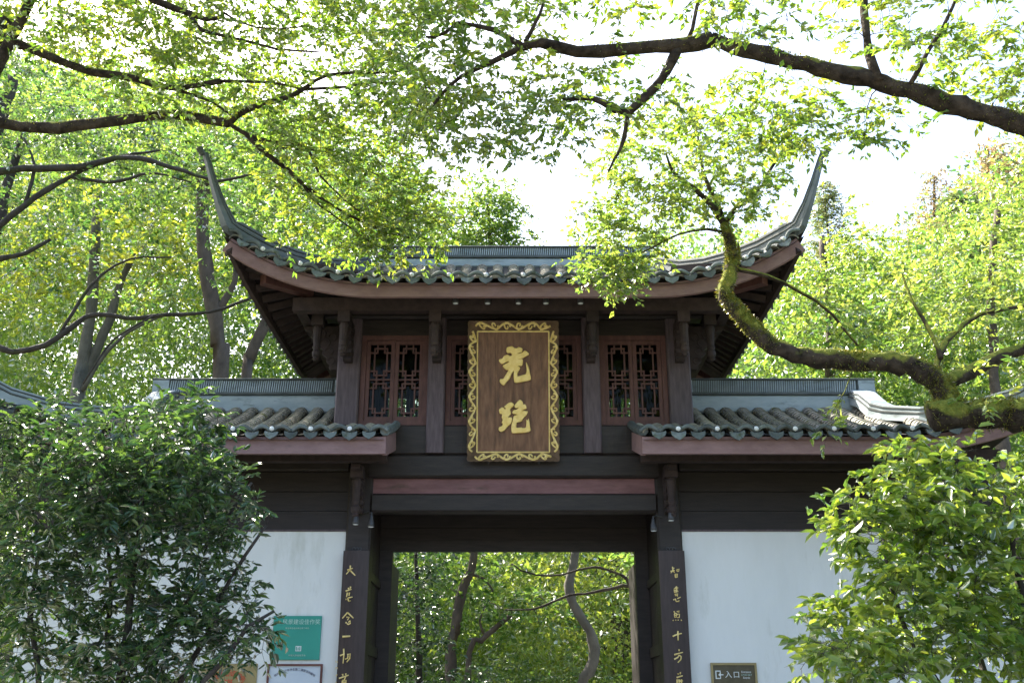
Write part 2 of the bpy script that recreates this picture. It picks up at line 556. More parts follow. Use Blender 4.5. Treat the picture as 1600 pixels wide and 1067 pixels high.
for s in (-1, 1):
    def bx(a, b, *r, **k):
        return MB().box(min(s * a, s * b), max(s * a, s * b), *r, **k)
    gp('column', bx(1.95, 2.29, 0.0, 0.30, 0.15, 5.02, ch=0.03), 'dark_wood')
    gp('column_base', bx(1.88, 2.36, -0.07, 0.37, 0.0, 0.15), 'paving')
    gp('column', bx(1.95, 2.29, 2.1, 2.4, 0.15, 5.0, ch=0.03), 'dark_wood')
    gp('wall', bx(2.292, 6.6, 0.08, 0.30, 0.0, 3.88), 'plaster')
    gp('wall_cap', bx(2.294, 6.6, 0.06, 0.32, 3.88, 3.905), 'post_wood')
    # boarding above the white wall, plank by plank
    zs = [3.905, 4.16, 4.43, 4.70, 4.97, 5.2]
    for k in range(5):
        gp('plank', bx(2.294, 6.6, 0.075 + 0.012 * (k % 2), 0.28, zs[k] + 0.004, zs[k + 1] - 0.004), 'panel_wood')
    gp('tie_beam', bx(2.294, 6.7, -0.05, 0.065, 4.70, 4.86, ch=0.02), 'dark_wood')
    gp('wall', bx(6.38, 6.6, 0.302, 2.1, 0.0, 4.6), 'plaster')
    gp('wall', bx(2.292, 6.6, 2.1, 2.32, 0.0, 4.9), 'plaster')
    # passage side: boards between front column and door frame, and the open door leaf behind
    for k in range(3):
        y0 = 0.31 + 0.36 * k
        gp('side_board', bx(1.99, 2.06, y0, y0 + 0.35, 0.1, 4.34), 'panel_wood')
    gp('rail', bx(1.955, 1.99, 0.302, 1.38, 2.28, 2.42), 'dark_wood')
    gp('rail', bx(1.955, 1.99, 0.302, 1.38, 3.25, 3.36), 'dark_wood')
    gp('door_jamb', bx(1.80, 2.06, 1.39, 1.53, 0.1, 3.80), 'dark_wood')
    gp('door_leaf', bx(1.86, 1.94, 1.535, 2.9, 0.12, 3.70), 'panel_wood')
    gp('side_board', bx(1.99, 2.06, 1.54, 2.098, 0.1, 4.34), 'panel_wood')

# beams over the passage
gp('lower_beam', MB().box(-1.948, 1.948, -0.03, 0.20, 4.13, 4.385, ch=0.025), 'dark_wood')
gp('red_panel', MB().box(-1.948, 1.948, 0.03, 0.12, 4.387, 4.60), 'pink_panel')
gp('main_beam', MB().box(-2.0, 2.0, -0.06, 0.22, 4.602, 4.93, ch=0.03), 'dark_wood')
gp('sill_beam', MB().box(-2.56, 2.56, -0.02, 0.24, 4.936, 5.36, ch=0.02), 'dark_wood')
gp('door_lintel', MB().box(-2.06, 2.06, 1.40, 1.52, 3.803, 3.96), 'dark_wood')
for k in range(2):
    gp('transom_board', MB().box(-2.06, 2.06, 1.425, 1.50, 3.963 + 0.19 * k, 4.147 + 0.19 * k), 'panel_wood')
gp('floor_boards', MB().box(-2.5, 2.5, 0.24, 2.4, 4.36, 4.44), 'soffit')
gp('back_beam', MB().box(-1.948, 1.948, 2.12, 2.38, 4.0, 4.355), 'dark_wood')
gp('sill_beam', MB().box(-2.56, 2.56, 2.16, 2.42, 4.936, 5.36, ch=0.02), 'dark_wood')

# upper storey posts
for s in (-1, 1):
    for (a, b, z0, z1, yy) in ((2.21, 2.54, 5.36, 6.95, -0.03), (0.98, 1.23, 4.945, 6.95, -0.085)):
        x0, x1 = sorted((s * a, s * b))
        gp('post', MB().box(x0, x1, yy, 0.22, z0, z1, ch=0.02), 'post_wood')
        gp('post', MB().box(x0, x1, 2.18, 2.43, max(z0, 5.362), z1, ch=0.02), 'post_wood')
    gp('side_wall', MB().box(*sorted((s * 2.42, s * 2.50)), 0.222, 2.178, 4.9, 7.25), 'panel_wood')
for (yy, d) in ((0.04, 0), (2.24, 0)):
    gp('head_board', MB().box(-2.54, 2.54, yy, yy + 0.12, 6.72, 6.95), 'dark_wood')
    gp('plate_beam', MB().box(-2.75, 2.75, yy - 0.10, yy + 0.16, 6.953, 7.19, ch=0.03), 'dark_wood')
    gp('frieze_board', MB().box(-2.54, 2.54, yy, yy + 0.1, 7.192, 7.5), 'dark_wood')
for s in (-1, 1):
    gp('plate_beam', MB().box(*sorted((s * 2.36, s * 2.56)), 0.202, 2.138, 6.955, 7.19), 'dark_wood')
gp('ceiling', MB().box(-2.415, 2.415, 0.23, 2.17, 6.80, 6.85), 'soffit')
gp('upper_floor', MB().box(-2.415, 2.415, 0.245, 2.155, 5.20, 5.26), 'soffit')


def lattice(w, h, t=0.022):
    """bars of one sash in a w x h opening; local x from 0, z from 0"""
    m = MB()
    H_ = [(0.37, 0, .33), (0.37, .67, 1), (0.43, .2, .8), (0.49, 0, 1), (0.545, .2, .8), (0.605, 0, .33), (0.605, .67, 1),
          (0.885, 0, .33), (0.885, .67, 1), (0.945, .2, .8), (0.115, 0, .33), (0.115, .67, 1), (0.055, .2, .8)]
    V_ = [(.33, .37, .605), (.67, .37, .605), (.2, .055, .43), (.8, .055, .43), (.2, .545, .945), (.8, .545, .945),
          (.33, .885, 1), (.67, .885, 1), (.33, 0, .115), (.67, 0, .115)]
    for y, a, b in H_:
        m.box(a * w - (t / 2 if a else 0), b * w + (t / 2 if b < 1 else 0), -0.014, 0.014, (1 - y) * h - t / 2, (1 - y) * h + t / 2)
    for x, a, b in V_:
        m.box(x * w - t / 2, x * w + t / 2, -0.0125, 0.0125, (1 - b) * h, (1 - a) * h)
    return m


def window(x0, x1, z0, z1, y, nsash=2):
    w = gp('window', MB().box(x0, x0 + 0.07, y, y + 0.1, z0, z1).box(x1 - 0.07, x1, y, y + 0.1, z0, z1)
           .box(x0 + 0.07, x1 - 0.07, y, y + 0.1, z0, z0 + 0.07).box(x0 + 0.07, x1 - 0.07, y, y + 0.1, z1 - 0.07, z1), 'red_wood')
    iw = (x1 - x0 - 0.14) / nsash
    for k in range(nsash):
        a = x0 + 0.07 + k * iw + 0.003
        b = a + iw - 0.006
        f = 0.055
        ww, hh = b - a - 2 * f, z1 - z0 - 0.14 - 2 * f - 0.01
        za = z0 + 0.075
        fr = MB().box(a, a + f, y + 0.02, y + 0.075, za, za + hh + 2 * f).box(b - f, b, y + 0.02, y + 0.075, za, za + hh + 2 * f)
        fr.box(a + f, b - f, y + 0.02, y + 0.075, za, za + f).box(a + f, b - f, y + 0.02, y + 0.075, za + f + hh, za + 2 * f + hh)
        fr.build('sash_frame', M['red_wood'], w)
        l = lattice(ww, hh)
        l.v = [(p[0] + a + f, p[1] + y + 0.045, p[2] + za + f) for p in l.v]
        l.build('lattice', M['red_wood'], w)
        MB().box(a + f, b - f, y + 0.064, y + 0.068, za + f, za + f + hh).build('pane', M['glass'], w)
    return w


for yy in (0.03, 2.27):
    for s in (-1, 1):
        window(*sorted((s * 2.205, s * 1.235)), 5.365, 6.715, yy, 2)
    window(-0.975, 0.975, 5.365, 6.715, yy, 4)

# ------------------------------------------------------------------ roofs
SP = 0.25


def cover_row(pts, w=0.18, h=0.08, step=0.105, flip=1):
    """a row of overlapping barrel tiles along a polyline (eave first), each tile a shell with a front rim"""
    P = [Vector(p) for p in pts]
    seg = [0]
    for i in range(len(P) - 1):
        seg.append(seg[-1] + (P[i + 1] - P[i]).length)
    tot = seg[-1]

    def pos(d):
        d = min(max(d, 0), tot)
        for i in range(len(P) - 1):
            if d <= seg[i + 1] or i == len(P) - 2:
                t = (d - seg[i]) / max(seg[i + 1] - seg[i], 1e-6)
                return P[i].lerp(P[i + 1], t)
    m = MB()
    n = max(1, int(tot / step))
    K = 6
    for k in range(n):
        d0, d1 = k * step - 0.02, min((k + 1) * step + 0.05, tot)
        a, b = pos(d0), pos(d1)
        dr = (b - a).normalized()
        sd_ = dr.cross(Vector((0, 0, 1))).normalized()
        up = sd_.cross(dr)
        ja, jw = random.uniform(-0.006, 0.006), random.uniform(0.95, 1.05)
        vs = []
        for (c, ww, hh, lift) in ((a, w * jw, h, 0.022), (b, w * jw * 0.93, h * 0.95, 0.0)):
            for q in range(K + 1):
                t = math.pi * q / K
                vs.append(c + sd_ * (math.cos(t) * ww / 2 + ja) + up * (math.sin(t) * hh + lift))
        for q in range(K + 1):
            t = math.pi * q / K
            vs.append(a + sd_ * (math.cos(t) * (w * jw / 2 - 0.018) + ja) + up * (math.sin(t) * (h - 0.02) + 0.018))
        fs = []
        for q in range(K):
            fs.append((q, q + 1, K + 1 + q + 1, K + 1 + q))
            fs.append((q, q + 1, 2 * (K + 1) + q + 1, 2 * (K + 1) + q))
        m.add(vs, fs)
    return m


def arc_plate():
    """the lipped end of a cover tile: a bent crescent"""
    m = MB()
    K = 10
    vs, fs = [], []
    for y in (-0.018, 0.014):
        for q in range(K + 1):
            t = -1 + 2 * q / K
            zo = 0.10 - 0.085 * t * t + (0.02 * max(0, abs(t) - 0.8) / 0.2)
            vs.append((t * 0.128, y, zo))
            vs.append((t * 0.118, y, zo - 0.05 + 0.012 * t * t))
    n = 2 * (K + 1)
    for q in range(K):
        a = 2 * q
        fs += [(a, a + 1, a + 3, a + 2), (n + a, n + a + 2, n + a + 3, n + a + 1), (a, a + 2, n + a + 2, n + a), (a + 1, n + a + 1, n + a + 3, a + 3)]
    fs += [(0, n, n + 1, 1), (2 * K, 2 * K + 1, n + 2 * K + 1, n + 2 * K)]
    m.add(vs, fs)
    # short shell running back under the first tile
    vs, fs = [], []
    for (y, k) in ((-0.01, 1.0), (0.13, 0.95)):
        for q in range(K + 1):
            t = -1 + 2 * q / K
            vs.append((t * 0.118 * k, y, (0.094 - 0.08 * t * t) * k + (0.03 if y > 0 else 0)))
    for q in range(K):
        fs.append((q, q + 1, K + 1 + q + 1, K + 1 + q))
    m.add(vs, fs)
    me = m.mesh('cap_tile', True)
    return me


def drip_plate():
    """the tongue of a drip tile: concave top, pointed foot, slight belly"""
    m = MB()
    top = []
    K = 8
    for q in range(K + 1):
        t = -1 + 2 * q / K
        top.append((t * 0.098, -0.012 + 0.022 * t * t))
    bot = [(0.098, -0.02), (0.088, -0.055), (0.055, -0.088), (0.022, -0.106), (0.0, -0.122), (-0.022, -0.106), (-0.055, -0.088), (-0.088, -0.055), (-0.098, -0.02)]
    poly = top + bot
    m.prism(poly, lambda a, b, d: (a, d + b * 0.35, b), -0.014, 0.012)
    # pan running back
    vs, fs = [], []
    for y, dz in ((0.0, 0.0), (0.16, 0.06)):
        for q in range(K + 1):
            t = -1 + 2 * q / K
            vs.append((t * 0.10, y, -0.012 + 0.03 * t * t + dz))
    for q in range(K):
        fs.append((q, q + 1, K + 1 + q + 1, K + 1 + q))
    m.add(vs, fs)
    return m.mesh('drip_tile', False)


ME_CAP, ME_DRIP = arc_plate(), drip_plate()
ME_CAP.materials.append(M['eave_tile'])
ME_DRIP.materials.append(M['eave_tile'])


def put(name, me, loc, rot, parent, sc=1.0):
    o = bpy.data.objects.new(name, me)
    o.location = Vector(loc)
    o.rotation_euler = rot
    o.scale = (sc, sc, sc)
    COL.objects.link(o)
    if parent:
        o.parent = parent
        o.matrix_parent_inverse = parent.matrix_world.inverted() if parent.type != 'EMPTY' else Matrix.Translation(-Vector(parent.location))
    return o


def arc_at(path, d):
    for i in range(len(path) - 1):
        l = (path[i + 1] - path[i]).length
        if d <= l or i == len(path) - 2:
            return path[i].lerp(path[i + 1], d / l), (path[i + 1] - path[i]).normalized()
        d -= l


# --- upper roof
EX, EY0, EYC, EZ = 3.9, -1.25, 1.2, 7.03   # corner x, front eave y, centre y, eave height
RXH, RZT = 2.2, 8.30                        # half length of main ridge, height of roof surface there


def e_front(x):
    a = max(0, abs(x) - 1.85)
    gq = (a / 2.05) ** 2
    return Vector((x, EY0 - 0.30 * gq, EZ + 0.50 * gq + 0.10 * gq * gq))


def e_side(y, s):
    a = max(0, abs(y - EYC) - 0.75)
    gq = (a / 2.0) ** 2
    return Vector((s * (3.58 + 0.32 * gq), y, EZ - 0.02 + 0.50 * gq + 0.12 * gq * gq))


def hip(t, s=1, f=1):
    """hip line from the ridge end (0) to the corner (1)"""
    K = [(2.2, 1.2, 8.30), (2.62, 0.52, 7.90), (3.0, -0.1, 7.66), (3.42, -0.8, 7.53), (3.72, -1.28, 7.55), (3.9, -1.55, 7.63)]
    u = t * (len(K) - 1)
    i = min(int(u), len(K) - 2)
    p = Vector(K[i]).lerp(Vector(K[i + 1]), u - i)
    y = p.y if f == 1 else 2.4 - p.y
    return Vector((s * p.x, y, p.z))


def hip_at_x(x):
    lo, hi = 0, 1
    for _ in range(30):
        md = (lo + hi) / 2
        if hip(md).x < x:
            lo = md
        else:
            hi = md
    return hip(lo)


def row_front(x, n=10, lift=0.0, back=False):
    e = e_front(x)
    top = Vector((x, EYC - 0.08, RZT)) if abs(x) <= RXH else Vector((x, hip_at_x(abs(x)).y, hip_at_x(abs(x)).z))
    pts = []
    for i in range(n + 1):
        t = i / n
        p = e.lerp(top, t)
        p.z -= 0.14 * 4 * t * (1 - t) * (top - e).length / 2.8
        p.z += lift
        if back:
            p.y = 2.4 - p.y
        pts.append(p)
    return pts


def row_side(y, s, n=8, lift=0.0):
    e = e_side(y, s)
    a = min(abs(y - EYC) / 2.75, 1)
    # hip point with this y
    lo, hi = 0, 1
    yy = EYC - abs(y - EYC)
    for _ in range(30):
        md = (lo + hi) / 2
        if hip(md).y > yy:
            lo = md
        else:
            hi = md
    h = hip(lo)
    top = Vector((s * h.x, y, h.z))
    return [e.lerp(top, i / n) - Vector((0, 0, 0.10 * 4 * (i / n) * (1 - i / n) * (top - e).length / 2.5 - lift)) for i in range(n + 1)]


def patch(rows, m):
    n = len(rows[0])
    o = len(m.v)
    for r in rows:
        m.v += [tuple(p) for p in r]
    for i in range(len(rows) - 1):
        for k in range(n - 1):
            m.f.append((o + i * n + k, o + i * n + k + 1, o + (i + 1) * n + k + 1, o + (i + 1) * n + k))


xs_ = [-EX + 2 * EX * i / 52 for i in range(53)]
ys_ = [-1.55 + 5.5 * i / 36 for i in range(37)]
bed = MB()
for bk in (False, True):
    patch([row_front(x, back=bk) for x in xs_], bed)
for s in (-1, 1):
    patch([row_side(y, s) for y in ys_], bed)
uroof = gp('upper_roof', bed, 'roof_bed', smooth=True)
sof = MB()
for bk in (False, True):
    patch([[p - Vector((0, 0, 0.06)) for p in row_front(x, 10, back=bk)] for x in xs_], sof)
for s in (-1, 1):
    patch([[p - Vector((0, 0, 0.06)) for p in row_side(y, s)] for y in ys_], sof)
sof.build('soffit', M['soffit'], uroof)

nrow = int(2 * (EX - 0.12) / SP)
lamps_upper, lamps_lower = [], []
ME_TMP = None
for i in range(nrow + 1):
    x = (i - nrow / 2) * SP
    cover_row([p - Vector((0, 0, 0.012)) for p in row_front(x, 10, 0.0)], 0.17, 0.06).build('tile_row', M['roof_tile'], uroof)
    e = e_front(x)
    d = (e_front(x + 0.05) - e_front(x - 0.05)).normalized()
    roll = -math.atan2(d.z, d.x)
    put('cap_tile', ME_CAP, e + Vector((0, -0.035, 0.035)), (random.uniform(-.05, .05), roll + random.uniform(-.04, .04), math.atan2(d.y, d.x)), uroof)
    x2 = x + SP / 2
    if i < nrow:
        e = e_front(x2)
        d = (e_front(x2 + 0.05) - e_front(x2 - 0.05)).normalized()
        roll = -math.atan2(d.z, d.x)
        put('drip_tile', ME_DRIP, e + Vector((random.uniform(-.012, .012), -0.05, 0.03)), (random.uniform(-.12, .12), roll + random.uniform(-.09, .09), math.atan2(d.y, d.x) + random.uniform(-.08, .08)), uroof, random.uniform(0.84, 1.02))
        if i % 2 == 1:
            lamps_upper.append((e + Vector((0, -0.035, 0.075)), x2))
# back rows as one piece (only the far side)
mb = MB()
for i in range(0, nrow + 1):
    x = (i - nrow / 2) * SP
    c = cover_row(row_front(x, 6, 0.01, True), step=0.4)
    mb.add(c.v, c.f)
tag(mb.build('far_tile_rows', M['roof_tile'], uroof), kind='stuff')
mb = MB()
for s in (-1, 1):
    for i in range(21):
        c = cover_row(row_side(-1.3 + 0.25 * i, s, 6, 0.01), step=0.3)
        mb.add(c.v, c.f)
tag(mb.build('side_tile_rows', M['roof_tile'], uroof), kind='stuff')
for s in (-1, 1):
    for i in range(21):
        y = -1.3 + 0.25 * i
        e = e_side(y, s)
        put('drip_tile', ME_DRIP, e + Vector((s * 0.05, 0, 0.03)), (0, 0, s * math.pi / 2), uroof)

# fascia boards
prof = [(-0.03, -0.215), (0.03, -0.215), (0.03, -0.012), (-0.03, -0.012)]
fp = [e_front(x) + Vector((0, 0.06, 0)) for x in np.linspace(-3.80, 3.80, 53)]
MB().sweep(fp, prof).build('fascia_board', M['fascia'], uroof)
fp = [Vector((p.x, 2.4 - p.y, p.z)) for p in fp]
MB().sweep(fp, prof).build('fascia_board', M['fascia'], uroof)
for s in (-1, 1):
    MB().sweep([e_side(y, s) + Vector((-s * 0.07, 0, -0.01)) for y in np.linspace(-1.42, 3.82, 37)], prof).build('fascia_board', M['rafter'], uroof)  # side boards take the darker rafter colour to stand for their shade

# rafters
ME_R = None
for i in range(25):
    x = -3.3 + 6.6 * i / 24
    r = row_front(x, 10, -0.115)
    xw = x * (2.5 / 3.7)
    yw = 0.3
    q = Vector((xw, yw, 7.62))
    p = e_front(x) + Vector((0, 0.12, -0.12))
    MB().beam(p, q, 0.075, 0.085).build('rafter', M['rafter'], uroof)
for s in (-1, 1):
    for i in range(23):
        y = -1.25 + 4.9 * i / 22
        e = e_side(y, s)
        p = e + Vector((-s * 0.1, 0, -0.12))
        q = Vector((s * 2.3, EYC + (y - EYC) * 0.62, 7.60))
        MB().beam(p, q, 0.085, 0.09).build('rafter', M['rafter'], uroof)
    for f in (1, -1):
        # corner beam, doubled, with a carved nose
        yc = (lambda y: y) if f == 1 else (lambda y: 2.4 - y)
        MB().beam((s * 2.3, yc(0.2), 7.30), (s * 3.62, yc(-1.22), 7.33), 0.17, 0.2).build('corner_beam', M['rafter'], uroof)
        MB().beam((s * 2.9, yc(-0.45), 7.20), (s * 3.45, yc(-1.03), 7.16), 0.14, 0.16).build('corner_beam', M['red_wood'], uroof)
    # side purlin
    MB().beam((s * 3.02, -0.55, 6.98), (s * 3.02, 2.95, 6.98), 0.15, 0.19).build('purlin', M['rafter'], uroof)
MB().beam((-3.1, -0.60, 6.93), (3.1, -0.60, 6.93), 0.14, 0.19).build('purlin', M['rafter'], uroof)
MB().beam((-3.1, 3.0, 6.93), (3.1, 3.0, 6.93), 0.14, 0.19).build('purlin', M['rafter'], uroof)

# main ridge: base course, moulding, band of upright tiles, top course
def ridge_stack(x0, x1, y, z0, hb, ht, parent, cap_ends=(True, True)):
    MB().box(x0, x1, y - 0.13, y + 0.13, z0, z0 + hb, ch=0.03).build('ridge_base', M['ridge'], parent)
    MB().box(x0 - 0.02, x1 + 0.02, y - 0.15, y + 0.15, z0 + hb, z0 + hb + 0.035).build('ridge_moulding', M['ridge_dark'], parent)
    zt = z0 + hb + 0.035
    MB().box(x0, x1, y - 0.06, y + 0.06, zt, zt + ht).build('ridge_core', M['ridge_dark'], parent)
    m = MB()
    n = int((x1 - x0 - 0.5) / 0.034)
    for i in range(n):
        xx = x0 + 0.25 + i * 0.034
        l = random.uniform(-0.006, 0.006)
        m.add([(xx, y - 0.085, zt + 0.004), (xx + 0.018, y - 0.09, zt + 0.004), (xx + 0.018 + 0.012, y - 0.088, zt + ht - 0.004), (xx + 0.012, y - 0.083 + l, zt + ht - 0.004),
               (xx, y + 0.085, zt + 0.004), (xx + 0.018, y + 0.09, zt + 0.004), (xx + 0.018 + 0.012, y + 0.088, zt + ht - 0.004), (xx + 0.012, y + 0.083, zt + ht - 0.004)],
              [(0, 1, 2, 3), (4, 7, 6, 5), (0, 3, 7, 4), (1, 5, 6, 2)])
    tag(m.build('ridge_tiles', M['ridge'], parent), kind='stuff')
    for a, b in ((x0 - 0.01, x0 + 0.24), (x1 - 0.24, x1 + 0.01)):
        MB().box(a, b, y - 0.10, y + 0.10, zt + 0.002, zt + ht - 0.002).build('ridge_end', M['ridge'], parent)
    MB().box(x0 - 0.02, x1 + 0.02, y - 0.11, y + 0.11, zt + ht, zt + ht + 0.03, ch=0.01).build('ridge_cap', M['ridge_dark'], parent)


ridge_stack(-2.2, 2.2, EYC, 8.26, 0.17, 0.16, uroof)

# hip ridges with their upswept horns
for s in (-1, 1):
    for f in (1, -1):
        base = [hip(t, s, 1) for t in (0.06, 0.2, 0.35, 0.5, 0.65, 0.8, 0.92)]
        base += [Vector((s * 3.9, -1.56, 7.70)), Vector((s * 4.0, -1.66, 7.98)), Vector((s * 4.09, -1.74, 8.28)), Vector((s * 4.17, -1.80, 8.56)), Vector((s * 4.20, -1.83, 8.66))]
        hs = [0.20, 0.21, 0.23, 0.25, 0.27, 0.28, 0.27, 0.20, 0.125, 0.09, 0.07, 0.06]
        ws = [0.12, 0.12, 0.12, 0.12, 0.11, 0.10, 0.08, 0.06, 0.048, 0.04, 0.034, 0.03]
        if f == -1:
            base = [Vector((p.x, 2.4 - p.y, p.z)) for p in base]
        def prf(k0, k1, wk):
            return [[(-w * wk, h * k0), (w * wk, h * k0), (w * wk, h * k1), (-w * wk, h * k1)] for w, h in zip(ws, hs)]
        h_ = MB().sweep(base, prf(0.0, 0.50, 1.0)).build('hip_ridge', M['hip'], uroof)
        MB().sweep(base, prf(0.52, 0.62, 1.14)).build('hip_course', M['ridge_dark'], uroof)
        MB().sweep(base, prf(0.64, 0.78, 0.92)).build('hip_course', M['hip'], uroof)
        MB().sweep(base, prf(0.80, 0.86, 1.06)).build('hip_course', M['ridge_dark'], uroof)
        MB().sweep(base, prf(0.88, 1.0, 0.8)).build('hip_course', M['hip'], uroof)
        MB().tube([base[-1] + Vector((0, 0, -0.02)), base[-1] + Vector((s * 0.05, -0.04 * f, 0.06))], [0.042, 0.048], 8).build('horn_knob', M['ridge_dark'], uroof)

# carved brackets and hanging pendants below the upper eave
def bracket(x, y, dirx, diry, zt, zb, mat='rafter'):
    """scroll-cut strut standing out from a post towards (dirx, diry)"""
    d = Vector((dirx, diry, 0)).normalized()
    sd_ = Vector((-d.y, d.x, 0))
    H = zt - zb
    poly = [(0, 0), (0.10, 0.0), (0.13, 0.05), (0.11, 0.12), (0.17, 0.18), (0.16, 0.28), (0.24, 0.36), (0.22, 0.46), (0.32, 0.55), (0.30, 0.66), (0.42, 0.76), (0.40, 0.88), (0.52, 0.93), (0.52, 1.0), (0, 1.0)]
    m = MB().prism([(a, b * H) for a, b in poly], lambda a, b, t: Vector((x, y, zb + b)) + d * a + sd_ * t, -0.06, 0.06)
    # raised carving on both cheeks
    for sg in (-1, 1):
        for (a, b, r) in ((0.10, 0.2, 0.05), (0.14, 0.42, 0.06), (0.2, 0.62, 0.07), (0.28, 0.82, 0.08), (0.1, 0.75, 0.06)):
            c = Vector((x, y, zb + b * H)) + d * a + sd_ * (0.06 * sg)
            m.tube([c + d * (r * math.cos(t)) + Vector((0, 0, r * math.sin(t))) for t in np.linspace(0, 4.6, 9)], 0.014, 5)
    m.build('bracket', M[mat], gate)


def pendant(p, zt, zb, parent=None):
    m = MB()
    x, y = p
    m.box(x - 0.085, x + 0.085, y - 0.085, y + 0.085, zt - 0.16, zt)
    m.lathe([(0.055, zt - 0.16), (0.07, zt - 0.2), (0.062, zt - 0.26), (0.05, zb + 0.24), (0.058, zb + 0.2), (0.045, zb + 0.16), (0.064, zb + 0.13), (0.06, zb + 0.08), (0.04, zb + 0.05),
             (0.05, zb + 0.03), (0.028, zb)], 10, (x, y, 0))
    m.build('pendant', M['rafter'], gate)


for x in (-2.37, -1.10, 1.10, 2.37):
    bracket(x, -0.09, 0, -1, 6.83, 6.25)
    pendant((x, -0.60), 6.83, 6.18)
for s in (-1, 1):
    bracket(s * 2.545, 0.1, s, 0, 6.86, 6.2)
    pendant((s * 2.80, -0.28), 6.9, 6.22)
    bracket(s * 2.12, -0.005, 0, -1, 4.68, 4.1)
    pendant((s * 2.12, -0.34), 4.69, 4.0)

# --- wing roofs
WZ, WY = 4.90, -1.22
HIPW = [(5.30, 1.15, 5.86), (5.30, 0.30, 5.52), (5.62, -0.45, 5.26), (6.02, -1.05, 5.16), (6.46, -1.55, 5.20), (6.9, -1.95, 5.36)]


def ew(x):
    a = max(0, x - 4.9)
    return Vector((x, WY - 0.18 * a * a * 0.9, WZ + 0.10 * a * a))


def hipw_at(x):
    for i in range(1, len(HIPW) - 1):
        if x <= HIPW[i + 1][0]:
            t = (x - HIPW[i][0]) / (HIPW[i + 1][0] - HIPW[i][0])
            return Vector(HIPW[i]).lerp(Vector(HIPW[i + 1]), max(t, 0))
    return Vector(HIPW[-1])


def row_wing(x, s, lift=0.0, n=9):
    e = ew(x)
    full = Vector((x, 1.12, 5.86))
    if x < 2.56:
        t = (-0.03 - WY) / (1.12 - WY)
        top = None
        tm = t
    elif x <= 5.3:
        tm = 1.0
    else:
        tm = None
    pts = []
    for i in range(n + 1):
        if tm is not None:
            t = tm * i / n
            p = e.lerp(full, t)
            p.z -= 0.09 * 4 * t * (1 - t)
        else:
            h = hipw_at(x)
            t = i / n
            p = e.lerp(h, t)
            p.z -= 0.03 * 4 * t * (1 - t)
        p.z += lift
        p.x *= s
        pts.append(p)
    return pts


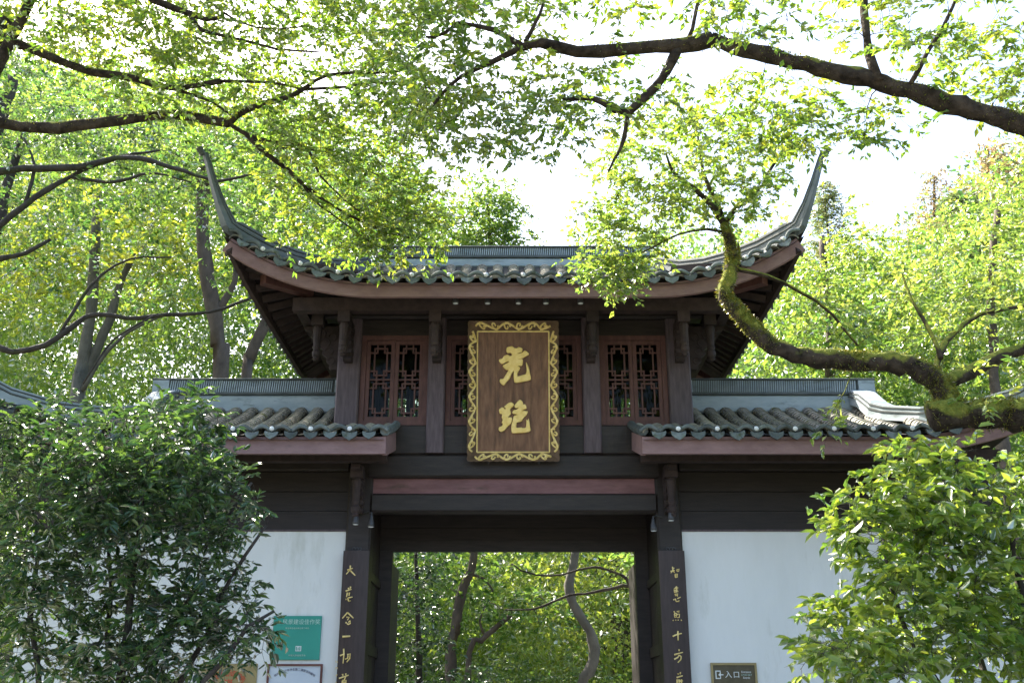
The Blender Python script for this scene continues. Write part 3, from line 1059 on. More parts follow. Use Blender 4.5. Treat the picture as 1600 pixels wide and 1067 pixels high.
for s in (-1, 1):
    bed = MB()
    patch([row_wing(x, s) for x in np.linspace(1.64, 2.5599, 8)], bed)
    patch([row_wing(x, s) for x in np.linspace(2.561, 6.86, 40)], bed)
    # back slope and hipped end
    bed.add([(s * 2.56, 1.12, 5.86), (s * 5.3, 1.12, 5.86), (s * 5.3, 2.1, 5.5), (s * 6.9, 4.3, 5.36), (s * 2.56, 3.62, 4.9)], [(0, 1, 2, 3, 4)])
    bed.add([(s * 5.3, 0.3, 5.5), (s * 5.3, 2.1, 5.5), (s * 6.9, 4.3, 5.36), (s * 6.7, 1.2, 4.9), (s * 6.9, -1.95, 5.36)], [(0, 1, 2, 3), (0, 3, 4)])
    bed.add([(s * 5.29, 0.3, 5.4), (s * 5.29, 2.1, 5.4), (s * 5.29, 1.12, 5.9)], [(0, 1, 2)])
    wr = gp('wing_roof', bed, 'roof_bed', smooth=False)
    sf = MB()
    patch([[p - Vector((0, 0, 0.06)) for p in row_wing(x, s)] for x in np.linspace(1.67, 2.5599, 8)], sf)
    patch([[p - Vector((0, 0, 0.06)) for p in row_wing(x, s)] for x in np.linspace(2.561, 6.8, 30)], sf)
    sf.build('soffit', M['soffit'], wr)
    n = int((6.75 - 1.73) / SP)
    for i in range(n + 1):
        x = 1.73 + i * SP
        cover_row(row_wing(x, s, 0.01)).build('tile_row', M['roof_tile'], wr)
        e = ew(x)
        dz = math.atan2(ew(x + .05).z - ew(x - .05).z, 0.1)
        e.x *= s
        put('cap_tile', ME_CAP, e + Vector((0, -0.035, 0.035)), (random.uniform(-.05, .05), -s * dz + random.uniform(-.05, .05), random.uniform(-.05, .05)), wr)
        x2 = x + SP / 2
        e = ew(x2)
        dz = math.atan2(ew(x2 + .05).z - ew(x2 - .05).z, 0.1)
        e.x *= s
        put('drip_tile', ME_DRIP, e + Vector((0, -0.05, 0.03)), (random.uniform(-.06, .06), -s * dz + random.uniform(-.1, .1), random.uniform(-.12, .12)), wr, random.uniform(0.84, 1.02))
        if i % 2 == 1:
            lamps_lower.append((e + Vector((0, -0.035, 0.075)), s))
    # edge course at the inner end
    r_ = row_wing(1.655, s, 0.06)
    MB().tube(r_, [0.07] + [0.062] * (len(r_) - 1), 8).build('edge_tiles', M['eave_tile'], wr)
    fpw = [Vector((s * ew(x).x, ew(x).y + 0.06, ew(x).z)) for x in np.linspace(1.645, 6.8, 30)]
    MB().sweep(fpw, [(-0.03, -0.235), (0.03, -0.235), (0.03, -0.012), (-0.03, -0.012)]).build('fascia_board', M['fascia'], wr)
    MB().beam((s * 1.67, WY + 0.10, WZ - 0.115), (s * 1.67, -0.07, WZ + 0.21), 0.05, 0.25).build('end_board', M['fascia'], wr)
    for i in range(20):
        x = 1.8 + 0.25 * i
        MB().beam((s * x, WY + 0.14, ew(x).z - 0.12), (s * min(x, 6.4), 0.05, 5.22), 0.075, 0.085).build('rafter', M['rafter'], wr)
    MB().beam((s * 1.70, -0.55, 4.78), (s * 6.5, -0.55, 4.78), 0.12, 0.16).build('purlin', M['rafter'], wr)
    # ridge along the wing
    a, b = sorted((s * 2.52, s * 5.56))
    ridge_stack(a, b, 1.2, 5.84, 0.29, 0.21, wr)
    # descending ridge, then the hip running out to the corner
    K = [(5.29, 1.16, 6.00), (5.29, 0.80, 5.86), (5.29, 0.42, 5.60), (5.36, 0.18, 5.47), (5.62, -0.45, 5.27), (6.02, -1.05, 5.17), (6.46, -1.55, 5.22), (6.9, -1.98, 5.42), (7.15, -2.2, 5.72), (7.25, -2.3, 6.0)]
    base = [Vector((s * p[0], p[1], p[2])) for p in K]
    hs = [0.22, 0.22, 0.22, 0.22, 0.21, 0.21, 0.21, 0.22, 0.15, 0.1]
    ws = [0.15, 0.15, 0.15, 0.15, 0.13, 0.13, 0.13, 0.12, 0.08, 0.05]
    def prf(k0, k1, wk):
        return [[(-w * wk, h * k0), (w * wk, h * k0), (w * wk, h * k1), (-w * wk, h * k1)] for w, h in zip(ws, hs)]
    MB().sweep(base, prf(0.0, 0.50, 1.0)).build('hip_ridge', M['ridge'], wr)
    MB().sweep(base, prf(0.52, 0.60, 1.10)).build('hip_course', M['ridge_dark'], wr)
    MB().sweep(base, prf(0.62, 0.78, 0.94)).build('hip_course', M['ridge'], wr)
    MB().sweep(base, prf(0.80, 0.86, 1.04)).build('hip_course', M['ridge_dark'], wr)
    MB().sweep(base, prf(0.88, 1.0, 0.85)).build('hip_course', M['ridge'], wr)

# fallen leaves caught between the tile rows are added once leaf blades exist (see below)
# ------------------------------------------------------------------ small lamps
dome = MB().lathe([(0.034, -0.004), (0.034, 0.006), (0.032, 0.018), (0.025, 0.03), (0.012, 0.037), (0.002, 0.039)], 12)
dome.v = [(p[0], -p[2], p[1]) for p in dome.v]
ME_DOME = dome.mesh('dome', True)
ME_DOME.materials.append(M['lamp_dome'])
rim = MB().lathe([(0.036, -0.03), (0.042, -0.028), (0.042, 0.004), (0.036, 0.006)], 12)
rim.v = [(p[0], -p[2], p[1]) for p in rim.v]
ME_RIM = rim.mesh('rim', True)
ME_RIM.materials.append(M['lamp_metal'])


def eave_lamp(p, label, group):
    t = thing('eave_lamp', label, 'lamp', p, group)
    for nm, me in (('rim', ME_RIM), ('dome', ME_DOME)):
        o = bpy.data.objects.new(nm, me)
        COL.objects.link(o)
        o.parent = t
        o.rotation_euler = (R(12), 0, 0)


for p, x in lamps_upper:
    eave_lamp(p, 'small white dome lamp between the drip tiles of the upper eave', 'dome lamps on the upper eave')
for p, s in lamps_lower:
    if abs(p.x) < 5.2:
        if s < 0:
            eave_lamp(p, 'small white dome lamp on the lower eave beside the dark bush', 'dome lamps on the lower eave by the dark bush')
        else:
            eave_lamp(p, 'small white dome lamp on the lower eave beside the bright bush', 'dome lamps on the lower eave by the bright bush')

cup = MB().lathe([(0.018, 0.10), (0.024, 0.085), (0.024, 0.05), (0.034, 0.03), (0.042, -0.02), (0.046, -0.055), (0.038, -0.06), (0.01, -0.05)], 12)
ME_CUP = cup.mesh('lamp_cup', True)
ME_CUP.materials.append(M['lamp_metal'])
len_ = MB().lathe([(0.036, -0.056), (0.036, -0.064), (0.002, -0.07)], 12)
ME_LENS = len_.mesh('lens', True)
ME_LENS.materials.append(M['lamp_dome'])


def spot(p, label, group=None, arm=None):
    t = thing('spot_lamp', label, 'lamp', p, group)
    for nm, me in (('lamp_cup', ME_CUP), ('lens', ME_LENS)):
        o = bpy.data.objects.new(nm, me)
        COL.objects.link(o)
        o.parent = t
    a = MB().tube([Vector((0, 0, 0.09)), Vector((0, 0.0, 0.13))] + [Vector(q) for q in (arm or [(0, 0, 0.17)])], 0.010, 6)
    o = link('cable', a.mesh('cable'), M['lamp_metal'])
    o.parent = t


for px in (712, 762, 810, 853, 907):
    spot(at(px, 468, -0.74), 'small spot lamp under the upper eave above the plaque', 'spot lamps above the plaque', [(0, 0.03, 0.13), (0, 0.075, 0.10)])
spot(at(556, 812, -0.34), 'small spot lamp below the carved pendant on the teal sign side of the doorway', None, [(0, 0.02, 0.16)])
spot(at(580, 816, -0.16), 'small spot lamp on a short arm at the doorway edge, dark bush side', None, [(-0.06, 0.1, 0.16), (-0.14, 0.155, 0.15)])
spot(at(1048, 806, -0.34), 'small spot lamp below the carved pendant on the entrance sign side of the doorway', None, [(0, 0.02, 0.16)])
spot(at(1021, 822, -0.16), 'small spot lamp on a short arm at the doorway edge, bright bush side', None, [(0.06, 0.1, 0.16), (0.14, 0.155, 0.15)])

# ------------------------------------------------------------------ plaque over the door
def to_mesh_obj(name, curve, mat, parent, mw):
    """a text or outline curve turned into a plain mesh"""
    tmp = bpy.data.objects.new('tmp', curve)
    COL.objects.link(tmp)
    dg = bpy.context.evaluated_depsgraph_get()
    me = bpy.data.meshes.new_from_object(tmp.evaluated_get(dg))
    bpy.data.objects.remove(tmp)
    bpy.data.curves.remove(curve)
    me.transform(mw)
    me.materials.clear()
    me.materials.append(mat)
    me.name = name
    return link(name, me, None, parent)


def text(name, body, size, loc, mat, parent, roll=0.0, depth=0.002, stretch=1.0):
    """flat lettering on a wall that faces -Y; loc is the centre of the line"""
    c = bpy.data.curves.new('text', 'FONT')
    c.body = body
    c.size = size
    c.align_x = 'CENTER'
    c.align_y = 'CENTER'
    c.extrude = depth
    c.space_character = stretch
    mw = Matrix.Translation(Vector(loc)) @ Matrix.Rotation(-roll, 4, 'Y') @ Matrix.Rotation(R(90), 4, 'X')
    return to_mesh_obj(name, c, mat, parent, mw)


PB, PT = at(802, 720, -0.20), at(802, 502, -0.56)
PU = (PT - PB).normalized()
PN = Vector((0, -PU.z, PU.y)).normalized()            # out of the board, towards the court
PLH = (PT - PB).length
PLW = 1.26
plaque = thing('plaque', 'tall brown wooden plaque with two gold characters in a gilded scroll frame', 'plaque', tuple(PB))


def pl(a, b, d=0.0):
    """plaque coordinates: a across from the middle, b up from the foot, d proud of the outer rim (negative = sunk)"""
    return PB + Vector((a, 0, 0)) + PU * b + PN * d


FW, DEP = 0.128, 0.125
x_in = PLW / 2 - FW
for k in range(4):
    a0 = -x_in + 2 * x_in * k / 4
    a1 = a0 + 2 * x_in / 4 - 0.003
    MB().prism([(a0, FW), (a1, FW), (a1, PLH - FW), (a0, PLH - FW)], pl, -DEP - 0.04, -DEP - random.uniform(0, 0.003)).build('plank', M['plaque_wood'], plaque)


def frame_side(fn, L, n_wave):
    """flared moulding of length L with a scalloped rim; fn(s, t, d): s along, t from inner edge 0 to rim 1, d extra lift"""
    m = MB()
    K = n_wave * 6
    vs, fs = [], []
    rows = [(0.0, 0.0), (0.12, 0.0), (0.95, 0.0), ('w', 0.0), ('w', -0.035), (0.0, -0.05)]
    for i in range(K + 1):
        s_ = i / K
        wv = 1.0 + 0.07 * abs(math.sin(math.pi * s_ * n_wave))
        for t, d in rows:
            vs.append(fn(s_, wv if t == 'w' else t, d))
    n = len(rows)
    for i in range(K):
        for k in range(n):
            k2 = (k + 1) % n
            fs.append((i * n + k, i * n + k2, (i + 1) * n + k2, (i + 1) * n + k))
    m.add(vs, fs)
    m.build('frame_side', M['plaque_frame'], plaque)


def side_fn(which):
    def fn(s_, t, d=0.0):
        dep = -DEP * (1 - t) + d
        w = x_in + FW * t
        lo, hi = FW * (1 - t), PLH - FW * (1 - t)
        if which == 'left':
            return pl(-w, lo + (hi - lo) * s_, dep)
        if which == 'right':
            return pl(w, lo + (hi - lo) * s_, dep)
        if which == 'top':
            return pl(-w + 2 * w * s_, hi, dep)
        return pl(-w + 2 * w * s_, lo, dep)
    return fn


for wh, L, nw in (('left', PLH, 22), ('right', PLH, 22), ('top', PLW, 14), ('bottom', PLW, 14)):
    fn = side_fn(wh)
    frame_side(fn, L, nw)
    # gilded vine: a wave with a curl in each hollow
    m = MB()
    ncurl = 10 if L > 1.5 else 6
    K = ncurl * 10
    wave = [fn(0.04 + 0.92 * i / K, 0.54 + 0.28 * math.sin(math.pi * ncurl * i / K), 0.008) for i in range(K + 1)]
    m.tube(wave, 0.016, 5)
    for c in range(ncurl):
        sgn = 1 if c % 2 == 0 else -1
        sc = 0.05 + 0.9 * (c + 0.5) / ncurl
        ln = 0.9 / ncurl
        curl = []
        for i in range(13):
            t = i / 12
            ang = 6.8 * t
            rr = 0.44 * (1 - 0.78 * t)
            curl.append(fn(sc + ln * 0.55 * (math.cos(ang) * rr * 1.2 - 0.05), 0.54 - sgn * (0.05 - math.sin(ang) * rr * 1.1), 0.008))
        m.tube(curl, [0.016 - 0.005 * i / 12 for i in range(13)], 5)
    m.build('gilded_vine', M['dull_gold'], plaque)
    MB().tube([fn(0.0, 0.02, 0.006), fn(1.0, 0.02, 0.006)], 0.012, 6).build('gilt_fillet', M['dull_gold'], plaque)
for s in (-1, 1):
    MB().tube([pl(s * 0.4, PLH * 0.93, -0.14), pl(s * 0.4, PLH * 0.93, -0.14) + Vector((0, 0.40, 0.22))], 0.012, 6).build('iron_hanger', M['lamp_metal'], plaque)
    MB().tube([pl(s * 0.35, 0.05, -0.10), Vector((s * 0.35, -0.03, PB.z - 0.02))], 0.02, 6).build('iron_rest', M['lamp_metal'], plaque)


def on_board(px, py):
    o = Vector(cam_o.location)
    p = at(px, py, 0)
    d = (p - o).normalized()
    q = pl(0, 0, -DEP)
    t = (q - o).dot(PN) / d.dot(PN)
    h = o + d * t
    r = h - PB
    return r.x, r.dot(PU)


def brush_char(name, polys, ox, oy, k):
    c = bpy.data.curves.new('outline', 'CURVE')
    c.dimensions = '2D'
    c.fill_mode = 'BOTH'
    c.extrude = 0.012
    c.bevel_depth = 0.010
    c.bevel_resolution = 2
    c.offset = -0.008
    for poly in polys:
        sp = c.splines.new('BEZIER')
        sp.use_cyclic_u = True
        pts = [on_board(ox + x * k, oy + y * k) for x, y in poly]
        sp.bezier_points.add(len(pts) - 1)
        n = len(pts)
        for i, p in enumerate(pts):
            b = sp.bezier_points[i]
            b.co = (p[0], p[1], 0)
            pr, nx_ = Vector((*pts[i - 1], 0)), Vector((*pts[(i + 1) % n], 0))
            tg = (nx_ - pr) * 0.12
            b.handle_left_type = b.handle_right_type = 'FREE'
            b.handle_left = b.co - tg
            b.handle_right = b.co + tg
    mw = Matrix((( 1, 0, 0, PB.x), (0, PU.y, PN.y, 0), (0, PU.z, PN.z, 0), (0, 0, 0, 1)))
    org = pl(0, 0, -DEP + 0.018)
    mw = Matrix(((1, 0, 0, org.x), (0, PU.y, PN.y, org.y), (0, PU.z, PN.z, org.z), (0, 0, 0, 1)))
    return to_mesh_obj(name, c, M['gold'], plaque, mw)


KZ = 70 / 1067
brush_char('gold_character', [[(345, 125), (460, 100), (520, 140), (580, 145), (620, 120), (705, 155), (690, 235), (600, 262), (604, 276), (690, 260), (765, 200), (850, 260), (855, 300), (770, 350), (700, 385), (625, 405),
    (715, 410), (710, 530), (680, 565), (630, 560), (610, 578), (650, 600), (640, 650), (612, 690), (600, 735), (584, 700), (590, 800), (604, 816), (720, 780), (785, 762), (808, 700), (805, 600), (795, 480), (850, 590), (880, 720), (900, 890),
    (720, 940), (560, 965), (515, 935), (500, 820), (507, 690), (490, 690), (440, 770), (400, 870), (330, 950), (260, 1025), (180, 960), (170, 910), (190, 875), (250, 870), (310, 780), (380, 660), (330, 660), (250, 590),
    (250, 550), (380, 482), (372, 462), (330, 470), (230, 520), (180, 490), (150, 440), (170, 400), (230, 390), (270, 330), (350, 300), (400, 325), (440, 330), (460, 290), (420, 250), (360, 260), (330, 220), (325, 190)]], 770, 535, KZ)
brush_char('gold_character', [
    [(275, 270), (350, 200), (380, 180), (450, 165), (500, 210), (490, 260), (430, 310), (415, 350), (430, 400), (430, 440), (390, 490), (372, 525), (440, 518), (462, 550), (456, 600), (436, 660), (400, 700), (330, 770), (280, 830), (200, 865),
     (145, 820), (150, 760), (215, 730), (240, 690), (215, 640), (240, 590), (215, 520), (225, 450), (170, 430), (155, 340), (220, 285), (260, 300), (290, 330), (320, 310)],
    [(520, 250), (540, 210), (600, 140), (650, 105), (690, 130), (720, 180), (720, 215), (770, 215), (800, 270), (800, 315), (730, 345), (690, 375), (740, 365), (830, 380), (830, 410), (800, 470), (750, 520), (710, 570), (690, 610),
     (650, 625), (600, 640), (567, 652), (560, 750), (582, 770), (680, 760), (700, 775), (780, 770), (800, 700), (805, 580), (830, 600), (850, 550), (870, 620), (885, 740), (900, 820), (870, 860), (780, 885), (640, 890), (520, 900),
     (465, 890), (445, 830), (450, 700), (478, 600), (500, 500), (530, 475), (590, 460), (560, 445), (480, 430), (465, 400), (510, 350), (580, 330), (620, 290), (560, 300), (530, 285)]], 770, 618, KZ)

# ------------------------------------------------------------------ couplet boards
def couplet(s, label, chars, marks=None):
    t = thing('couplet_board', label, 'board', (s * 2.12, -0.06, 0))
    a, b = sorted((s * 1.945, s * 2.295))
    # shallow curved board hugging the column
    K = 8
    poly = []
    for i in range(K + 1):
        u = -1 + 2 * i / K
        poly.append((u * 0.175, -0.07 + 0.025 * u * u - 0.02))
    poly += [(0.175, -0.015), (-0.175, -0.015)]
    MB().prism(poly, lambda x, y, z: (s * 2.12 + x, y, z), 0.55, 3.60).build('board', M['board_wood'], t)
    # iron hook at the head
    m = MB()
    for q in (-1, 0, 1):
        m.tube([Vector((s * 2.12 + q * 0.04 + 0.022 * math.cos(w), -0.05, 3.625 + 0.02 * math.sin(w))) for w in np.linspace(0, 6.28, 9)], 0.006, 5)
    m.build('hook', M['lamp_metal'], t)
    for ch in chars:
        m = MB()
        for st in ch[0]:
            ox, oy, wd = ch[1]
            P = [at(ox + x * 80 / 854, oy + y * 80 / 854, -0.097) for x, y in st]
            if len(P) == 2:
                P = [P[0], P[0].lerp(P[1], 0.5), P[1]]
            n = len(P)
            rad = [wd * (1.15 if i == 0 else (0.75 if i == n - 1 else 1.0)) for i in range(n)]
            m.tube(P, rad, 6)
        m.build('character', M['dull_gold'], t)
    return t


W1 = 0.0095
l1, l2 = (510, 870, W1), (505, 967, W1)
couplet(-1, 'dark vertical board with gold characters on the column beside the teal sign', [
    ([[(350, 215), (440, 185)], [(400, 140), (395, 210), (330, 285)], [(400, 225), (480, 305)]], l1),
    ([[(365, 510), (375, 535)], [(405, 490), (395, 525)], [(320, 565), (420, 535)], [(350, 590), (335, 665)], [(385, 590), (375, 645)], [(320, 705), (335, 700)], [(355, 680), (370, 735), (405, 725)], [(360, 680), (435, 662)]], l1),
    ([[(355, 920), (265, 1020)], [(360, 930), (450, 1015)], [(335, 1000), (380, 1000), (350, 1050)], [(320, 1085), (340, 1100)], [(400, 1060), (365, 1085)], [(345, 1110), (370, 1120), (395, 1105), (400, 1085)]], l1),
    ([[(320, 290), (450, 280)]], (505, 967, 0.013)),
    ([[(340, 490), (345, 580), (330, 735)], [(280, 605), (350, 575)], [(400, 590), (450, 575), (440, 650), (390, 715)], [(415, 600), (405, 650), (360, 665)]], l2),
    ([[(320, 910), (330, 940)], [(375, 900), (375, 930)], [(260, 985), (425, 930)], [(375, 945), (350, 1010)], [(320, 1020), (318, 1110)], [(320, 1020), (380, 1015), (376, 1110)], [(325, 1050), (375, 1045)], [(322, 1085), (375, 1080)]], l2),
    ([[(205, 690), (210, 715)], [(228, 690), (240, 718), (212, 724)], [(210, 800), (205, 835)], [(215, 800), (238, 805), (238, 830)], [(205, 930), (240, 925)], [(220, 930), (215, 960)], [(205, 1040), (220, 1060)]], (505, 967, 0.004)),
])
r1, r2 = (1020, 870, W1 * 0.85), (1030, 967, W1)
couplet(1, 'dark vertical board with gold characters on the column beside the entrance sign', [
    ([[(330, 160), (325, 185)], [(320, 190), (360, 180)], [(295, 235), (365, 220)], [(335, 190), (335, 225), (300, 265)], [(340, 230), (365, 260)], [(400, 210), (405, 240)], [(400, 210), (440, 200), (430, 235), (405, 240)],
      [(370, 285), (375, 340)], [(370, 285), (410, 280), (405, 335), (375, 340)], [(375, 310), (405, 307)]], r1),
    ([[(400, 490), (350, 535)], [(360, 525), (425, 510)], [(350, 560), (420, 545)], [(395, 500), (390, 590)], [(355, 585), (425, 570)], [(365, 620), (415, 610), (410, 655)], [(370, 640), (410, 635)], [(345, 715), (360, 700)],
      [(375, 690), (390, 740), (435, 735), (435, 715)], [(410, 690), (465, 665)]], r1),
    ([[(350, 900), (370, 930)], [(400, 910), (440, 895), (430, 930)], [(360, 940), (365, 1005)], [(360, 940), (395, 935), (392, 1000), (365, 1005)], [(405, 955), (445, 950), (440, 1005), (405, 1005)], [(365, 970), (393, 966)],
      [(335, 1060), (345, 1045)], [(380, 1055), (385, 1040)], [(425, 1055), (420, 1040)], [(480, 1060), (470, 1040)]], r1),
    ([[(225, 285), (290, 255), (375, 235)], [(310, 195), (315, 350)]], r2),
    ([[(330, 500), (330, 530)], [(250, 590), (395, 550)], [(250, 665), (310, 635), (325, 600)], [(330, 600), (365, 620), (360, 670), (310, 720)]], r2),
    ([[(310, 900), (320, 920)], [(355, 880), (345, 915)], [(290, 970), (390, 940)], [(300, 1000), (292, 1110)], [(330, 1000), (335, 1110)], [(370, 1000), (370, 1110)], [(345, 1030), (395, 1025)], [(290, 1110), (400, 1100)]], r2),
])

# ------------------------------------------------------------------ signs on the white wall
WF = 0.078
t = thing('teal_sign', 'square teal award sign with white lettering on the white wall', 'sign', (-2.87, WF, 2.2))
MB().box(-3.19, -2.555, WF - 0.03, WF, 2.2, 2.76, ch=0.004).build('sheet', M['teal'], t)
text('lettering', '风景建设佳作奖', 0.072, (-2.82, WF - 0.033, 2.678), M['pale_print'], t)
text('lettering', '建设单位设计单位施工单位', 0.024, (-2.87, WF - 0.033, 2.60), M['pale_print'], t, stretch=1.2)
text('lettering', '中国风景园林学会', 0.026, (-2.85, WF - 0.033, 2.255), M['pale_print'], t, stretch=1.2)
MB().box(-2.875, -2.80, WF - 0.0335, WF - 0.0305, 2.31, 2.375).build('emblem', M['white_paint'], t)
em = MB()
for i in range(3):
    em.box(-2.868 + i * 0.022, -2.856 + i * 0.022, WF - 0.0355, WF - 0.034, 2.318, 2.366 - 0.008 * (i % 2))
em.build('emblem_mark', M['teal'], t)

t = thing('certificate', 'white certificate with an arc of small dark characters in a thin red frame', 'certificate', (-2.865, WF, 1.60))
cx0, cx1, cz0, cz1 = -3.225, -2.505, 1.62, 2.15
MB().box(cx0 + 0.02, cx1 - 0.02, WF - 0.015, WF, cz0 + 0.02, cz1 - 0.02).build('sheet', M['cert_sheet'], t)
for q in ((cx0, cx1, cz1 - 0.025, cz1), (cx0, cx1, cz0, cz0 + 0.025), (cx0, cx0 + 0.025, cz0 + 0.026, cz1 - 0.026), (cx1 - 0.025, cx1, cz0 + 0.026, cz1 - 0.026)):
    MB().box(q[0], q[1], WF - 0.035, WF, q[2], q[3]).build('frame_side', M['cert_frame'], t)
body = '杭州市青少年学生第二课堂活动基地'
for i, ch in enumerate(body):
    a = R(-33 + 66 * i / (len(body) - 1))
    text('character', ch, 0.036, (-2.865 + 0.46 * math.sin(a), WF - 0.018, 1.64 + 0.44 * math.cos(a)), M['dark_print'], t, roll=-a, depth=0.001)

t = thing('brass_sign', 'brass coloured sign with an arc of red characters half behind leaves', 'sign', (-3.72, WF, 1.60))
MB().box(-4.09, -3.36, WF - 0.02, WF, 1.62, 2.155, ch=0.004).build('sheet', M['brass_sheet'], t)
body = '党员争优示范服务'
for i, ch in enumerate(body):
    a = R(-48 + 90 * i / (len(body) - 1))
    text('character', ch, 0.088, (-3.74 + 0.29 * math.sin(a), WF - 0.023, 1.74 + 0.29 * math.cos(a)), M['red_print'], t, roll=-a)
text('character', '岗', 0.12, (-3.72, WF - 0.023, 1.90), M['red_print'], t)

t = thing('entrance_sign', 'dark bronze entrance sign with a brass frame on the white wall', 'sign', (2.875, WF, 1.75))
ex0, ex1, ez0, ez1 = 2.575, 3.175, 1.78, 2.165
MB().box(ex0 + 0.02, ex1 - 0.02, WF - 0.02, WF, ez0 + 0.02, ez1 - 0.02).build('sheet', M['bronze_sheet'], t)
for q in ((ex0, ex1, ez1 - 0.03, ez1), (ex0, ex1, ez0, ez0 + 0.03), (ex0, ex0 + 0.028, ez0 + 0.031, ez1 - 0.031), (ex1 - 0.028, ex1, ez0 + 0.031, ez1 - 0.031)):
    MB().box(q[0], q[1], WF - 0.034, WF, q[2], q[3]).build('frame_side', M['brass_sheet'], t)
text('lettering', '入', 0.095, (2.80, WF - 0.023, 2.015), M['white_paint'], t)
text('lettering', '口', 0.090, (2.905, WF - 0.023, 2.012), M['white_paint'], t)
text('lettering', 'Entrance', 0.036, (3.035, WF - 0.023, 2.05), M['white_paint'], t)
text('lettering', '入り口 입구', 0.028, (3.035, WF - 0.023, 2.012), M['pale_print'], t)
text('lettering', 'Entrée', 0.034, (3.035, WF - 0.023, 1.978), M['white_paint'], t)
ic = MB()
yk = (WF - 0.0235, WF - 0.0205)
ic.box(2.632, 2.645, *yk, 1.965, 2.068).box(2.646, 2.70, *yk, 2.056, 2.068).box(2.646, 2.70, *yk, 1.965, 1.977)
ic.box(2.690, 2.702, *yk, 2.036, 2.055).box(2.690, 2.702, *yk, 1.978, 1.997)
ic.prism([(2.668, 2.016), (2.70, 2.044), (2.703, 2.022), (2.735, 2.022), (2.735, 2.010), (2.703, 2.010), (2.70, 1.988)], lambda a, b, d: (a, d, b), *yk)
ic.build('arrow_icon', M['white_paint'], t)

# ------------------------------------------------------------------ plants
def leaf_mesh(name, C, A, Nn, L, W, tone, shape=4, fold=0.18, droop=0.12):
    n = len(C)
    A = A / np.linalg.norm(A, axis=1, keepdims=True)
    S = np.cross(A, Nn)
    S /= np.maximum(np.linalg.norm(S, axis=1, keepdims=True), 1e-6)
    U = np.cross(S, A)
    L = L[:, None]
    W = W[:, None]
    tip = C + A * L - U * (L * droop)
    if shape == 4:
        k = 4
        ml = C + A * L * 0.45 + S * W * 0.5 + U * W * fold
        mr = C + A * L * 0.45 - S * W * 0.5 + U * W * fold
        V = np.stack([C, ml, tip, mr], 1).reshape(-1, 3)
        F = np.array([[0, 1, 2], [0, 2, 3]])
    else:
        k = 6
        l1 = C + A * L * 0.28 + S * W * 0.44 + U * W * fold
        l2 = C + A * L * 0.66 + S * W * 0.42 + U * (W * fold - L * droop * 0.4)
        r1 = C + A * L * 0.28 - S * W * 0.44 + U * W * fold
        r2 = C + A * L * 0.66 - S * W * 0.42 + U * (W * fold - L * droop * 0.4)
        V = np.stack([C, l1, l2, tip, r2, r1], 1).reshape(-1, 3)
        F = np.array([[0, 1, 2, 3], [0, 3, 4, 5]])
    nf, fs = F.shape
    idx = (F[None] + (np.arange(n) * k)[:, None, None]).reshape(-1)
    me = bpy.data.meshes.new(name)
    me.vertices.add(n * k)
    me.vertices.foreach_set('co', V.astype(np.float32).ravel())
    me.loops.add(n * nf * fs)
    me.loops.foreach_set('vertex_index', idx.astype(np.int32))
    me.polygons.add(n * nf)
    me.polygons.foreach_set('loop_start', (np.arange(n * nf) * fs).astype(np.int32))
    me.polygons.foreach_set('loop_total', np.full(n * nf, fs, np.int32))
    at_ = me.attributes.new('tone', 'FLOAT', 'FACE')
    at_.data.foreach_set('value', np.repeat(np.clip(tone, 0, 1), nf).astype(np.float32))
    me.update(calc_edges=True)
    return me


def catmull(P, step=0.2):
    P = [Vector(p) for p in P]
    out = []
    Q = [P[0] * 2 - P[1]] + P + [P[-1] * 2 - P[-2]]
    for i in range(1, len(Q) - 2):
        a, b, c, d = Q[i - 1], Q[i], Q[i + 1], Q[i + 2]
        n = max(2, int((c - b).length / step))
        for k in range(n):
            t = k / n
            out.append(((b * 2) + (c - a) * t + (a * 2 - b * 5 + c * 4 - d) * t * t + (b * 3 - a - c * 3 + d) * t ** 3) * 0.5)
    out.append(P[-1])
    return out


